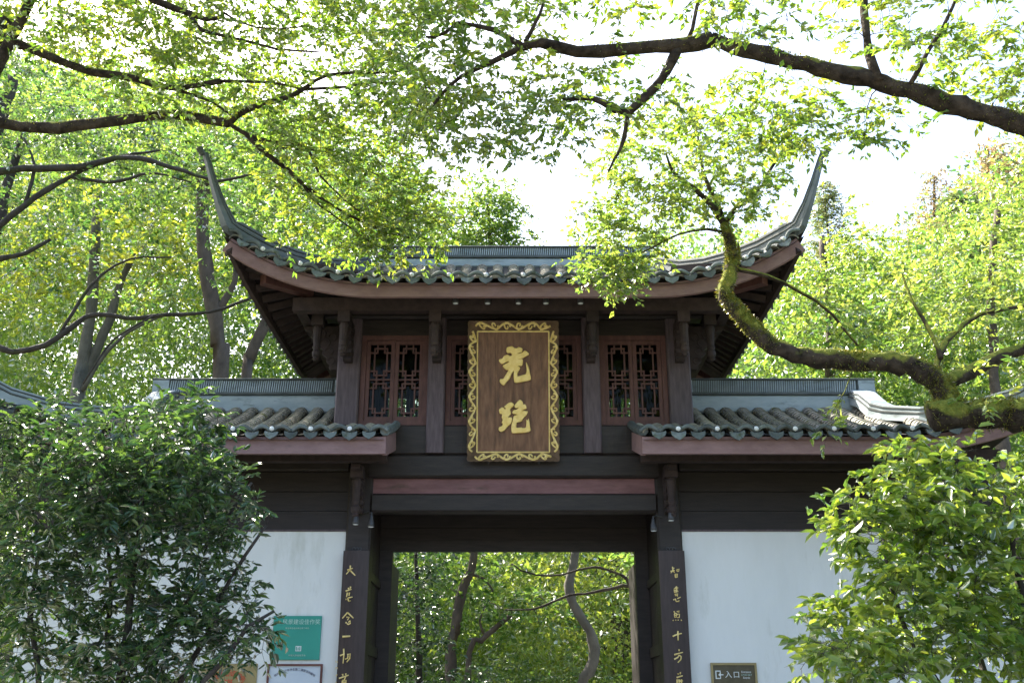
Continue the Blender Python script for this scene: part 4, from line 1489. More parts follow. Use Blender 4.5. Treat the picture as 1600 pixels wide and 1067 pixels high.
class Tree:
    def __init__(s, name, label, base, bark, leaf, cat='tree', group=None):
        s.t = thing(name, label, cat, base, group)
        s.mb = MB()
        s.bark, s.leaf = bark, leaf
        s.nodes, s.nr = [], []
        s.lC, s.lA, s.lN, s.lL, s.lW, s.lT = [], [], [], [], [], []

    def limb(s, pts, r0, r1, n=10, wob=0.012, step=0.2, jit=0.06, nodes=True, pw=1.0):
        P = catmull(pts, step)
        m = len(P)
        Q = []
        for i, p in enumerate(P):
            w = wob if 0 < i < m - 1 else 0
            Q.append(p + Vector((random.uniform(-w, w), random.uniform(-w, w), random.uniform(-w, w))))
        ph = random.uniform(0, 6)
        rad = [(r0 + (r1 - r0) * (i / (m - 1)) ** pw) * (1 + (0.08 * math.sin(i * 0.9 + ph) + 0.07 * math.sin(i * 2.1 + ph * 2)) * (0 < i < m - 1)) for i in range(m)]
        s.mb.tube(Q, rad, n, True, jit)
        if nodes:
            for p, r in zip(Q, rad):
                s.nodes.append(tuple(p))
                s.nr.append(r)
        return Q

    def grow(s, pts, nleaf, spread, L, W, tone=(0.5, 0.2), flat=0.5, maxlen=3.0, twig=0.02, up=0.6, tilt=0.55, curl=0.2, clump=0.18, sides=4, minr=0.0035, along=0.35, per=8, wire=True, sag=0.18, lift=0.0, tipb=1.0):
        """reach every point of a cloud with a twig from the nearest wood and hang a spray of leaves on it"""
        if not s.nodes:
            return
        pts = np.array(pts)
        NN = np.zeros((len(s.nodes) + len(pts) * 4, 3))
        RR = np.zeros(len(NN))
        cnt = len(s.nodes)
        NN[:cnt] = s.nodes
        RR[:cnt] = s.nr
        d0 = np.array([np.min(np.sum((NN[:cnt] - p) ** 2, 1)) for p in pts])
        for i in np.argsort(d0):
            p = pts[i]
            dd = np.sum((NN[:cnt] - p) ** 2, 1)
            j = int(np.argmin(dd))
            l = math.sqrt(dd[j])
            if l > maxlen:
                continue
            q = NN[j]
            if l > 0.03:
                off = rng.normal(0, curl * l * 0.5, 3)
                off[2] += 0.12 * l
                path = [q, q * 0.66 + p * 0.34 + off, q * 0.3 + p * 0.7 + off * 0.7, p]
                r0 = min(RR[j] * 0.75, minr + twig * l)
                rad = [r0, r0 * 0.8, r0 * 0.55, minr * 0.8]
                rad = [max(r, minr * 0.7) for r in rad]
                s.mb.tube([Vector(x) for x in path], rad, sides, False)
                for x, r in zip(path[1:], rad[1:]):
                    NN[cnt] = x
                    RR[cnt] = r
                    cnt += 1
            else:
                path = [q, q, q, p]
            k = max(1, int(rng.poisson(nleaf))) if nleaf > 0 else 0
            if k == 0:
                continue
            td = np.array(path[3]) - np.array(path[1])
            td /= max(np.linalg.norm(td), 1e-6)
            ms = max(2, int(round(k / per)))
            r = rng.normal(0, 1, (ms, 3)) + td * 0.7
            r[:, 2] = r[:, 2] * flat + lift
            r /= np.linalg.norm(r, axis=1, keepdims=True)
            ln = spread * rng.uniform(0.7, 1.7, ms)
            st = np.array(path[2]) + (np.array(path[3]) - np.array(path[2])) * rng.uniform(0.0, 1.0, (ms, 1))
            if wire:
                for q in range(ms):
                    e1 = st[q] + r[q] * ln[q] * 0.55
                    e2 = st[q] + r[q] * ln[q] + np.array([0, 0, -sag * ln[q]])
                    s.mb.tube([Vector(st[q]), Vector(e1), Vector(e2)], [minr * 0.7, minr * 0.5, minr * 0.3], 3, False)
            w = rng.integers(0, ms, k)
            tt = rng.uniform(0.15, 1.05, k)[:, None] ** tipb
            c = st[w] + r[w] * ln[w][:, None] * tt
            c[:, 2] -= (sag * ln[w][:, None] * tt ** 2)[:, 0]
            sdv = np.cross(r[w], np.array([0, 0, 1.0]))
            sdv /= np.maximum(np.linalg.norm(sdv, axis=1, keepdims=True), 1e-3)
            sg = np.where(rng.uniform(0, 1, (k, 1)) < 0.5, -1.0, 1.0)
            ax = r[w] * 0.65 + sdv * sg * 0.75 + rng.normal(0, 0.28, (k, 3))
            ax[:, 2] -= 0.15
            nn = rng.normal(0, tilt, (k, 3))
            nn[:, 2] += up
            s.lC.append(c)
            s.lA.append(ax)
            s.lN.append(nn)
            z = rng.uniform(0.55, 1.22, k)
            s.lL.append(L * z)
            s.lW.append(W * z * rng.uniform(0.85, 1.15, k))
            s.lT.append(rng.normal(tone[0] + rng.normal(0, clump), tone[1], k))
        s.nodes = [tuple(x) for x in NN[:cnt]]
        s.nr = list(RR[:cnt])

    def moss(s, Q, rad, n, L=0.07):
        """tufts sitting on the upper side of a limb"""
        Q = np.array([tuple(q) for q in Q])
        i = rng.integers(0, len(Q) - 1, n)
        f = rng.uniform(0, 1, (n, 1))
        c = Q[i] * (1 - f) + Q[i + 1] * f
        d = Q[i + 1] - Q[i]
        d /= np.linalg.norm(d, axis=1, keepdims=True)
        r = rng.normal(0, 1, (n, 3)) + np.array([0, -0.2, 0.75])
        r -= d * np.sum(r * d, 1, keepdims=True)
        r /= np.linalg.norm(r, axis=1, keepdims=True)
        rr = np.interp(i, np.arange(len(Q)), np.linspace(rad[0], rad[1], len(Q)))[:, None]
        patchy = np.sin(i * 0.7) + 0.7 * np.sin(i * 0.31 + 1) + rng.normal(0, 0.5, n) > 0.0
        c = (c + r * rr * 0.95)[patchy]
        r = r[patchy]
        k = len(c)
        ax = r + rng.normal(0, 0.45, (k, 3)) + np.array([0, 0, -0.35])
        me = leaf_mesh('moss', c, ax, rng.normal(0, 1, (k, 3)), L * rng.uniform(0.4, 1.2, k), np.full(k, 0.010), rng.normal(0.55, 0.28, k), 4, 0.1, 0.3)
        o = link('moss', me, M['moss'], s.t)
        tag(o, kind='stuff')

    def done(s, shape=4, fold=0.18, droop=0.12):
        if s.mb.v:
            me = bpy.data.meshes.new('trunk')
            me.from_pydata(s.mb.v, [], s.mb.f)
            me.update()
            me.shade_smooth()
            link('trunk', me, M[s.bark], s.t)
        if s.lC:
            me = leaf_mesh('crown', np.concatenate(s.lC), np.concatenate(s.lA), np.concatenate(s.lN), np.concatenate(s.lL), np.concatenate(s.lW), np.concatenate(s.lT), shape, fold, droop)
            link('crown', me, M[s.leaf], s.t)
        return s.t


DY = [0.0]


def pxs(lst, Y, Y2=None):
    n = len(lst)
    Y += DY[0]
    Y2 = None if Y2 is None else Y2 + DY[0]
    return [at(p[0], p[1], Y if Y2 is None else Y + (Y2 - Y) * i / max(n - 1, 1)) for i, p in enumerate(lst)]


def cloud(ells, n):
    """n points through a set of ellipsoids [(centre, radii, weight)]"""
    w = np.array([e[2] for e in ells], float)
    w /= w.sum()
    out = []
    for e, k in zip(ells, np.round(w * n).astype(int)):
        r = rng.normal(0, 1, (k, 3))
        r /= np.linalg.norm(r, axis=1, keepdims=True)
        r *= rng.uniform(0.05, 1, (k, 1)) ** (1 / 2.4)
        out.append(np.array(e[0]) + r * np.array(e[1]))
    return np.concatenate(out)


def pcloud(regs, wisp=0.1):
    """points seen through regions of the view at a range of depths: [(x0, x1, y0, y1, Y0, Y1, n)] as ellipses"""
    out = []
    for x0, x1, y0, y1, Y0, Y1, n in regs:
        a = rng.uniform(0, 2 * math.pi, n)
        r = np.sqrt(rng.uniform(0, 1, n)) * np.where(rng.uniform(0, 1, n) < wisp, 1.22, 1.0)
        for u, v, Y in zip(np.cos(a) * r, np.sin(a) * r, rng.uniform(Y0, Y1, n) + DY[0]):
            out.append(tuple(at((x0 + x1) / 2 + u * (x1 - x0) / 2, (y0 + y1) / 2 + v * (y1 - y0) / 2, Y)))
    return out


for wr in [o for o in gate.children if o.name.startswith('wing_roof')]:
    sgn = 1 if wr.data.vertices[0].co.x > 0 else -1
    k = 420
    xx = 1.73 + SP * (rng.integers(0, 16, k) + 0.5) + rng.normal(0, 0.035, k)
    tt = rng.uniform(0.02, 0.95, k)
    cc = []
    for x, t in zip(xx, tt):
        rw = row_wing(min(x, 6.0), sgn, 0.03)
        u = t * (len(rw) - 1)
        i0 = min(int(u), len(rw) - 2)
        cc.append(tuple(rw[i0].lerp(rw[i0 + 1], u - i0)))
    nn = rng.normal(0, 0.5, (k, 3)) + np.array([0, -0.3, 1.0])
    ax = rng.normal(0, 1, (k, 3)) * np.array([1, 1, 0.25])
    me = leaf_mesh('fallen_leaves', np.array(cc), ax, nn, rng.uniform(0.04, 0.085, k), rng.uniform(0.02, 0.04, k), rng.normal(0.75, 0.25, k), 4)
    tag(link('fallen_leaves', me, M['leaf_litter'], wr), kind='stuff')

# --- overhead camphor with the long mossy limb across the upper edge
T = Tree('camphor_tree', 'camphor tree whose long mossy limb crosses the sky above the roof', (6.9, -5.4, 0), 'bark_some_moss', 'leaf_camphor')
T.limb([(7.0, -5.2, -0.1), (6.9, -5.3, 2.5), (6.6, -5.4, 4.6), (6.2, -5.3, 5.7), (6.0, -5.2, 8.0), (6.3, -5.0, 10.5)], 0.36, 0.12, 14, 0.02)
A_ = T.limb([Vector((6.4, -5.35, 5.0))] + pxs([(1740, 245), (1600, 195), (1500, 166), (1400, 137), (1300, 112), (1200, 86), (1110, 62)], -5.3, -5.0), 0.125, 0.074, 14, 0.016, 0.12, jit=0.12)
A2_ = T.limb(pxs([(1110, 62), (1060, 72), (980, 76), (900, 80), (845, 66), (815, 74)], -5.0), 0.088, 0.045, 10)
T.limb(pxs([(818, 73), (770, 97), (720, 120), (690, 150), (655, 188)], -5.0, -4.7), 0.036, 0.012, 7)
T.limb(pxs([(815, 72), (790, 55), (750, 42), (715, 38), (690, 55), (665, 58)], -5.0, -5.2), 0.034, 0.012, 7)
T.limb(pxs([(820, 66), (835, 35), (850, 5), (858, -40)], -5.0, -5.1), 0.024, 0.014, 7)
T.limb(pxs([(1060, 72), (1040, 110), (1022, 135), (980, 174), (940, 160), (910, 152), (878, 158)], -5.0, -4.8), 0.058, 0.026, 8)
T.limb(pxs([(980, 174), (976, 215), (966, 240), (950, 268)], -4.85), 0.028, 0.010, 6)
T.limb(pxs([(1372, 128), (1355, 80), (1352, 40), (1350, -40), (1380, -140)], -5.2, -5.0), 0.05, 0.03, 8)
T.limb(pxs([(1418, 138), (1450, 80), (1490, 10), (1510, -60)], -5.2, -5.4), 0.026, 0.014, 7)
T.limb(pxs([(1075, 62), (1085, 30), (1095, -30)], -5.0), 0.028, 0.016, 7)
cl = pcloud([(640, 900, -60, 90, -5.6, -4.4, 70), (640, 790, 90, 260, -5.4, -4.2, 70), (770, 910, 110, 250, -5.4, -4.4, 34), (560, 720, -60, 200, -5.4, -4.0, 70),
             (900, 1080, -90, 40, -5.6, -4.6, 30), (860, 1060, 80, 200, -5.2, -4.2, 34), (1080, 1240, -60, 75, -6.2, -5.0, 34), (1260, 1560, -120, 90, -5.8, -4.6, 75),
             (1440, 1680, 40, 190, -5.4, -4.2, 60), (1060, 1300, 110, 240, -5.0, -3.6, 55), (1200, 1430, 150, 240, -4.8, -4.0, 40), (1560, 1900, -100, 200, -5.6, -4.0, 70)])
T.grow(cl, 26, 0.20, 0.088, 0.044, (0.52, 0.2), flat=0.45, tilt=0.45, maxlen=2.5, twig=0.012)
# the wider crown overhead, out of the picture, that shades the court
T.grow(cloud([((6.0, -6.0, 11.0), (3.2, 2.2, 1.6), 1), ((2.5, -7.0, 10.6), (2.8, 1.4, 1.0), 0.6)], 90), 26, 0.4, 0.11, 0.055, (0.5, 0.2), maxlen=5)
T.moss(A_, (0.125, 0.074), 3000, 0.035)
T.moss(A2_, (0.088, 0.045), 500, 0.03)
T.done()

# --- mossy camphor reaching in front of the wing roof
T = Tree('mossy_tree', 'moss covered crooked limb and bright crown in front of the upper eave corner', (8.4, -2.6, 0), 'bark_moss', 'leaf_fresh')
T.limb([(8.5, -2.6, -0.1), (8.4, -2.7, 2.0), (8.2, -2.8, 4.0), (8.3, -2.8, 6.5), (8.7, -2.9, 9.0)], 0.40, 0.16, 14, 0.02)
B0 = T.limb([Vector((8.25, -2.8, 4.2))] + pxs([(1760, 668), (1680, 655), (1600, 648), (1530, 648), (1452, 652)], -2.9), 0.20, 0.16, 16, 0.025, 0.12, jit=0.13)
B1 = T.limb(pxs([(1500, 655), (1482, 622), (1462, 592), (1420, 572), (1370, 566), (1300, 560), (1240, 553), (1205, 541), (1178, 515), (1150, 490), (1131, 466), (1136, 435), (1145, 405)], -2.9, -2.7), 0.135, 0.075, 14, 0.022, 0.11, jit=0.14)
B2 = T.limb(pxs([(1145, 407), (1142, 385), (1130, 350)], -2.7), 0.078, 0.05, 9)
T.limb(pxs([(1131, 352), (1105, 312), (1080, 292), (1052, 270), (1040, 240)], -2.7, -2.9), 0.04, 0.014, 7)
T.limb(pxs([(1131, 352), (1118, 315), (1098, 275), (1094, 240), (1085, 190)], -2.7, -2.6), 0.036, 0.012, 7)
T.limb(pxs([(1131, 350), (1160, 315), (1190, 290), (1212, 250), (1240, 215)], -2.7, -2.4), 0.036, 0.012, 7)
T.limb(pxs([(1128, 362), (1082, 360), (1040, 375), (1000, 395), (960, 412)], -2.7, -2.9), 0.02, 0.008, 6)
T.limb(pxs([(1150, 420), (1155, 390), (1153, 376)], -2.72), 0.022, 0.006, 6)
T.limb(pxs([(1148, 420), (1200, 432), (1250, 455), (1300, 492), (1340, 540)], -2.7, -2.4), 0.03, 0.014, 7)
T.limb(pxs([(1474, 602), (1520, 578), (1600, 543), (1680, 520)], -2.85, -2.5), 0.085, 0.06, 9)
T.limb(pxs([(1462, 585), (1470, 550), (1492, 520), (1530, 492), (1600, 478)], -2.85, -2.2), 0.045, 0.02, 8)
T.limb(pxs([(1470, 560), (1455, 520), (1425, 470), (1410, 430)], -2.85, -2.4), 0.03, 0.012, 7)
cl = pcloud([(930, 1235, 165, 330, -3.3, -2.0, 190), (890, 1040, 300, 430, -3.3, -2.3, 75), (905, 1000, 395, 465, -3.2, -2.6, 34), (1040, 1190, 300, 350, -3.0, -2.3, 22)], 0.05)
T.grow(cl, 27, 0.20, 0.082, 0.043, (0.55, 0.2), flat=0.45, tilt=0.45, maxlen=2.2, twig=0.010)
cl = pcloud([(1480, 1640, 560, 640, -3.6, -3.0, 12), (1380, 1640, 380, 540, -2.6, -1.6, 70), (1240, 1400, 430, 540, -2.6, -1.8, 22), (1275, 1330, 640, 700, -3.0, -2.6, 4)])
T.grow(cl, 18, 0.2, 0.10, 0.045, (0.6, 0.2), flat=0.7, maxlen=1.6, twig=0.010)
T.moss(B0, (0.20, 0.16), 6000, 0.06)
T.moss(B1, (0.135, 0.075), 9000, 0.045)
T.moss(B2, (0.078, 0.05), 900, 0.04)
T.done()

# --- overhead tree whose branches fan in from the other side
DY[0] = 1.3
T = Tree('spreading_tree', 'tree with dark branches fanning out below a dense yellow green crown', (-7.4, -3.1, 0), 'bark_some_moss', 'leaf_camphor')
T.limb([(-7.6, -3.2, -0.1), (-7.5, -3.1, 2.6), (-7.2, -3.0, 5.0), (-6.9, -2.9, 7.4), (-6.6, -2.9, 10.0)], 0.36, 0.12, 14, 0.02)
C1 = T.limb([Vector((-7.0, -3.0, 6.6))] + pxs([(-80, 45), (0, 60), (75, 88), (150, 115), (215, 123), (275, 138), (345, 127)], -4.4), 0.10, 0.036, 9)
T.limb(pxs([(275, 140), (330, 160), (360, 180)], -4.3), 0.022, 0.012, 6)
T.limb(pxs([(345, 127), (420, 128), (470, 140)], -4.4), 0.024, 0.009, 6)
C2 = T.limb([Vector((-7.2, -3.0, 5.4))] + pxs([(-90, 180), (0, 193), (60, 200), (120, 198), (190, 187), (270, 180), (320, 186), (358, 193)], -4.2), 0.10, 0.055, 10)
T.limb(pxs([(358, 193), (385, 172), (440, 156), (475, 138), (510, 118), (560, 115), (625, 112)], -4.2, -4.5), 0.045, 0.012, 7)
T.limb(pxs([(475, 140), (540, 134), (620, 128), (680, 140)], -4.3), 0.022, 0.009, 6)
T.limb(pxs([(358, 194), (400, 216), (445, 226), (480, 230), (500, 275), (560, 330)], -4.2, -4.0), 0.030, 0.010, 6)
T.limb(pxs([(385, 210), (430, 250), (470, 285), (520, 322), (580, 352), (640, 372)], -4.2, -3.6), 0.036, 0.010, 7)
T.limb(pxs([(470, 285), (500, 320), (560, 365), (610, 395)], -4.0, -3.5), 0.016, 0.007, 6)
T.limb([Vector((-6.9, -2.9, 8.0))] + pxs([(100, -70), (240, 0), (285, 18), (320, 30), (350, 25)], -4.8), 0.08, 0.03, 8)
T.limb(pxs([(295, 22), (315, 48), (360, 58), (430, 76), (500, 82)], -4.8), 0.03, 0.010, 6)
T.limb(pxs([(310, -10), (350, 20), (400, 45), (470, 42)], -5.0), 0.02, 0.008, 6)
T.limb(pxs([(400, 216), (430, 232), (500, 236), (580, 270), (660, 300)], -4.1, -3.6), 0.018, 0.007, 6)
cl = pcloud([(-120, 240, -160, 80, -5.4, -3.6, 190), (180, 560, -160, 90, -5.4, -3.6, 240), (480, 700, -150, 110, -5.2, -3.6, 130), (160, 470, 60, 200, -4.9, -3.2, 110), (420, 700, 80, 260, -4.8, -3.1, 170),
             (500, 720, 220, 360, -4.4, -3.2, 78), (430, 640, 270, 400, -4.2, -3.3, 46), (540, 700, 330, 410, -3.8, -3.3, 40), (400, 560, 180, 320, -4.6, -3.4, 40), (60, 320, 10, 120, -4.8, -3.4, 60)])
T.grow(cl, 32, 0.22, 0.088, 0.042, (0.5, 0.22), flat=0.4, tilt=0.4, maxlen=2.6, twig=0.010)
T.grow(cloud([((-8.4, -4.3, 7.6), (1.5, 1.9, 2.2), 1), ((-9.0, -5.0, 10.5), (2.4, 1.6, 1.4), 0.5)], 150), 30, 0.35, 0.10, 0.055, (0.5, 0.2), maxlen=5)  # unseen crown lobes, added to shade the court and the dark bush
T.moss(C1, (0.10, 0.036), 500, 0.04)
T.moss(C2, (0.10, 0.055), 800, 0.04)
T.done()
DY[0] = 0.0

# --- darker tree further back on the same side
T = Tree('leaning_tree', 'dark tree behind the horn of the roof with low bare sweeping branches', (-10.6, 3.0, 0), 'bark', 'leaf_wood')
T.limb([(-10.8, 3.0, -0.1), (-10.6, 3.0, 3.0), (-10.2, 2.9, 6.0), (-10.0, 2.8, 9.0), (-9.6, 2.8, 13.0)], 0.34, 0.10, 12, 0.03)
T.limb([Vector((-10.2, 2.9, 6.2))] + pxs([(-60, 540), (20, 549), (70, 540), (118, 507), (150, 490), (200, 498), (262, 492), (330, 488), (390, 467), (440, 450)], 2.6, 3.0), 0.075, 0.022, 8)
T.limb(pxs([(95, 522), (125, 470), (160, 430), (205, 404), (268, 402)], 2.7), 0.035, 0.014, 7)
T.limb(pxs([(240, 494), (180, 530), (130, 600)], 2.8), 0.02, 0.016, 6)
T.limb([Vector((-10.1, 2.85, 8.2))] + pxs([(-60, 430), (0, 404), (40, 396), (80, 374)], 2.2), 0.09, 0.03, 8)
T.limb([Vector((-10.0, 2.8, 8.8))] + pxs([(-60, 390), (0, 352), (40, 320), (110, 276), (190, 245), (250, 235)], 2.0), 0.08, 0.02, 8)
T.limb([Vector((-9.9, 2.8, 9.6))] + pxs([(-60, 280), (0, 268), (60, 263), (120, 262), (200, 246), (270, 262), (340, 282), (400, 270)], 1.9), 0.09, 0.02, 8)
T.limb(pxs([(110, 276), (180, 284), (240, 270), (300, 285)], 2.0), 0.04, 0.014, 7)
T.limb(pxs([(40, 320), (55, 260), (35, 210)], 2.0), 0.04, 0.016, 7)
cl = pcloud([(-120, 120, 60, 260, 1.0, 4.0, 90), (60, 330, 190, 330, 1.5, 4.5, 50), (300, 520, 210, 400, 2.0, 5.0, 80), (-100, 140, 250, 420, 2.5, 5.0, 50), (100, 330, 380, 480, 2.8, 4.0, 20)])
T.grow(cl, 30, 0.36, 0.11, 0.055, (0.25, 0.2), flat=0.7, maxlen=3.2, twig=0.012)
T.done()

# --- trees standing behind the gatehouse
def back_tree(name, label, path, Y, r0, r1, ells, n, nleaf, leaf='leaf_wood', bark='bark_brown', L=0.16, W=0.085, tone=(0.5, 0.2), spread=0.5, extra=(), Y2=None, maxlen=6, base=None):
    P = pxs(path, Y, Y2)
    b = P[0].copy()
    if base is None:
        base = Vector((b.x + (P[0].x - P[1].x) * 0.4, b.y, terrain_z(b.x, b.y) - 0.1))
    T = Tree(name, label, (base.x, base.y, base.z), bark, leaf)
    top = P[-1]
    T.limb([base] + P, r0, r1, 10, 0.02, 0.4)
    for e in extra:
        T.limb(pxs(e[0], e[1]), e[2], e[3], 7, 0.01)
    if n:
        T.grow(cloud(ells, n), nleaf, spread, L, W, tone, flat=0.6, maxlen=maxlen, twig=0.012, minr=0.008, wire=False, per=9)
    return T.done()


def ell(px, py, Y, rx, ry, rz, w=1.0):
    return (tuple(at(px, py, Y)), (rx, ry, rz), w)


back_tree('forked_tree', 'forked grey trunk rising behind the curved wall ridge, bright leaves all round', [(118, 640), (128, 590), (136, 540), (142, 500), (146, 440), (150, 380), (152, 300)], 9.0, 0.26, 0.10,
          [ell(150, 330, 9, 3.0, 2.0, 2.0), ell(60, 430, 9.5, 2.2, 1.6, 1.4, .6), ell(260, 400, 9.5, 2.0, 1.5, 1.2, .6)], 190, 34, leaf='leaf_camphor', tone=(0.85, 0.2), bark='bark_pale',
          extra=[([(124, 610), (150, 550), (172, 500), (190, 440), (215, 390)], 9.1, 0.15, 0.06), ([(130, 610), (160, 560), (200, 520), (250, 495)], 8.9, 0.06, 0.03)])
back_tree('ivy_trunk_tree', 'thick straight dark trunk seen between the roof horn and the wing ridge', [(346, 600), (342, 540), (336, 490), (326, 440), (320, 390), (318, 320), (322, 240)], 7.0, 0.24, 0.14,
          [ell(300, 170, 7, 2.4, 1.8, 2.0), ell(400, 260, 7.5, 2.0, 1.5, 1.6, .7), ell(240, 300, 7.5, 1.6, 1.4, 1.2, .4)], 150, 34, tone=(0.35, 0.2), leaf='leaf_wood', bark='bark_brown',
          extra=[([(338, 490), (352, 470), (368, 440), (372, 400)], 7.0, 0.10, 0.05)])
back_tree('slanting_trunk_tree', 'dark trunk slanting up behind the lower slope of the upper eave', [(384, 600), (388, 575), (398, 540), (415, 508), (432, 470), (450, 430)], 7.6, 0.17, 0.11,
          [ell(470, 330, 8, 1.8, 1.4, 1.6), ell(420, 440, 8.6, 1.3, 1.2, 1.0, .5)], 80, 34, tone=(0.5, 0.2))
back_tree('evergreen_tree', 'dense dark evergreen crown behind the branches near the picture corner', [(-30, 640), (-24, 520), (-10, 400), (10, 300), (40, 200)], 5.5, 0.17, 0.09,
          [ell(40, 190, 5.5, 2.2, 1.6, 1.5), ell(190, 215, 6, 1.8, 1.4, 1.0, .7), ell(20, 60, 6, 2.4, 1.6, 1.4, .7), ell(-60, 300, 6, 1.5, 1.4, 1.4, .5), ell(380, 250, 8, 1.6, 1.3, 1.2, .5)], 260, 36, leaf='leaf_dark', bark='bark', L=0.12, W=0.06, tone=(0.6, 0.25), spread=0.4)
# through the doorway
back_tree('curving_trunk_tree', 'pale grey trunk that bends twice, seen through the doorway', [(908, 1080), (922, 1050), (930, 1015), (922, 985), (905, 955), (891, 930), (893, 900), (900, 860), (905, 800)], 7.5, 0.125, 0.085,
          [ell(900, 760, 8, 2.0, 1.6, 1.3)], 50, 34, bark='bark_pale', tone=(0.65, 0.2))
back_tree('stout_leaning_tree', 'short brown trunk leaning to one side in the dark foliage inside the doorway', [(706, 1010), (712, 990), (718, 950), (726, 915), (738, 885), (746, 840)], 9.0, 0.14, 0.09,
          [ell(740, 830, 9.3, 1.8, 1.4, 1.2), ell(700, 930, 10, 1.4, 0.9, 0.8, .5)], 60, 34, leaf='leaf_wood', tone=(0.3, 0.2),
          extra=[([(736, 897), (760, 905), (775, 930)], 9.0, 0.04, 0.015)])
back_tree('low_slanting_tree', 'low bare trunk slanting sharply above the undergrowth inside the doorway', [(735, 1020), (752, 1000), (772, 982), (800, 960)], 8.6, 0.09, 0.05,
          [ell(820, 950, 8.8, 1.0, 0.8, 0.6)], 26, 30, tone=(0.3, 0.2), extra=[([(757, 990), (750, 970), (760, 945)], 8.6, 0.03, 0.012)])
for k, (lab, px, Y, r) in enumerate((('straight dark trunk nearest the bent pale trunk inside the doorway', 941, 15.0, 0.13), ('straight dark trunk in the middle of three inside the doorway', 964, 14.0, 0.16),
                                     ('slim straight trunk against the door jamb inside the doorway', 980, 17.0, 0.12))):
    back_tree('straight_trunk_tree', lab, [(px + 4, 1080), (px + 2, 1000), (px - 3, 920), (px - 6, 860), (px - 8, 800)], Y, r, r * 0.8,
              [ell(px - 8, 800, Y, 2.4, 2.0, 1.4)], 40, 34, tone=(0.7, 0.2))
back_tree('arching_branch_tree', 'tree by the door jamb with two thin dark arching branches inside the doorway', [(1015, 1010), (1006, 975), (1000, 945), (985, 912), (972, 898)], 4.6, 0.06, 0.03, [ell(1000, 880, 4.8, 0.6, 0.5, 0.3)], 8, 20, bark='bark', tone=(0.6, 0.2),
          extra=[([(972, 898), (950, 890), (930, 886), (905, 890), (880, 897), (840, 898), (815, 890), (800, 880)], 4.6, 0.026, 0.012), ([(992, 918), (975, 915), (945, 922), (915, 928), (890, 930), (850, 946), (820, 953), (790, 952)], 4.6, 0.034, 0.014)])
T = Tree('dark_shrub', 'tall dark evergreen shrub filling one side of the doorway', (-1.8, 6.0, 0), 'bark', 'leaf_dark', 'shrub')
T.limb([(-1.8, 6.0, -0.1), (-1.75, 6.0, 2.0), (-1.9, 6.1, 4.6)], 0.10, 0.03, 8)
T.grow(cloud([((-2.1, 5.9, 4.2), (1.0, 0.9, 1.2), 1), ((-2.2, 5.6, 2.6), (1.2, 0.9, 1.2), 1.2), ((-0.9, 6.2, 1.7), (1.2, 0.8, 0.8), .7)], 170), 36, 0.26, 0.11, 0.055, (0.3, 0.25), maxlen=3)
T.done()
T = Tree('low_shrub', 'low leafy undergrowth shrub at the foot of the doorway view', (0.9, 8.0, 0), 'bark', 'leaf_wood', 'shrub')
T.limb([(0.9, 8.0, -0.1), (0.9, 8.0, 1.6)], 0.05, 0.02, 7)
T.grow(cloud([((0.6, 8.2, 1.9), (1.6, 1.0, 0.9), 1)], 70), 34, 0.26, 0.12, 0.05, (0.45, 0.25), maxlen=3)
T.done()

# right side and centre, beyond the roofs
back_tree('pale_tree', 'pale feathery tree against the bright sky above the middle of the ridge', [(770, 430), (768, 390), (766, 350), (764, 320)], 24.0, 0.22, 0.06,
          [ell(765, 305, 24, 1.3, 1.0, 1.0, .7), ell(735, 350, 24, 2.1, 1.6, 1.1), ell(700, 385, 24, 3.0, 2.0, 1.3), ell(785, 340, 24, 1.1, .8, .9, .5), ell(770, 380, 24, 1.8, 1.2, .9, .7)], 300, 34, leaf='leaf_fresh', tone=(0.4, 0.2), L=0.18, W=0.09)
back_tree('glowing_tree', 'bright sunlit tree between the upper eave and the sky gap', [(1300, 620), (1300, 540), (1296, 470), (1290, 420), (1286, 370)], 14.0, 0.26, 0.10,
          [ell(1290, 400, 14, 2.6, 2.0, 1.6), ell(1380, 440, 14, 2.4, 1.8, 1.8), ell(1270, 480, 13.5, 2.2, 1.8, 1.6), ell(1330, 540, 13, 2.2, 1.8, 1.4, .8)], 210, 36, leaf='leaf_fresh', tone=(0.6, 0.2), L=0.16, W=0.085)
back_tree('tall_bright_tree', 'tall yellow green tree at the picture edge above the mossy limb', [(1560, 640), (1556, 560), (1550, 480), (1552, 400), (1560, 330)], 10.0, 0.24, 0.08,
          [ell(1560, 400, 10, 2.0, 1.6, 1.8), ell(1500, 470, 10, 1.7, 1.6, 1.5), ell(1600, 310, 10, 1.6, 1.4, 1.2, .7), ell(1480, 550, 10.5, 1.7, 1.4, 1.0, .7)], 220, 36, leaf='leaf_fresh', tone=(0.62, 0.22), L=0.13, W=0.07)


def conifer(name, label, px, py_top, py_base, Y, rmax, n, tone, leaf='leaf_conifer'):
    top, bot = at(px, py_top, Y), at(px, py_base, Y)
    bot.x = top.x
    z0 = terrain_z(top.x, Y)
    T = Tree(name, label, (top.x, Y, z0), 'bark_brown', leaf)
    T.limb([(top.x, Y, z0 - 0.1), (top.x + 0.05, Y, (z0 + top.z) / 2), tuple(top)], 0.24, 0.03, 8, 0.02, 0.5)
    h = top.z - bot.z
    t = rng.uniform(0, 1, n)
    a = rng.uniform(0, 2 * math.pi, n)
    r = (0.15 + rmax * t ** 0.8) * rng.uniform(0.25, 1.0, n) * (0.8 + 0.2 * np.sin(a * 3 + t * 9))
    P = np.stack([top.x + r * np.cos(a), Y + r * np.sin(a), top.z - h * t - r * 0.12], 1)
    T.grow(P, 46, 0.42, 0.22, 0.06, tone, flat=0.4, maxlen=5, twig=0.008, minr=0.008, clump=0.12, wire=False)
    return T.done()


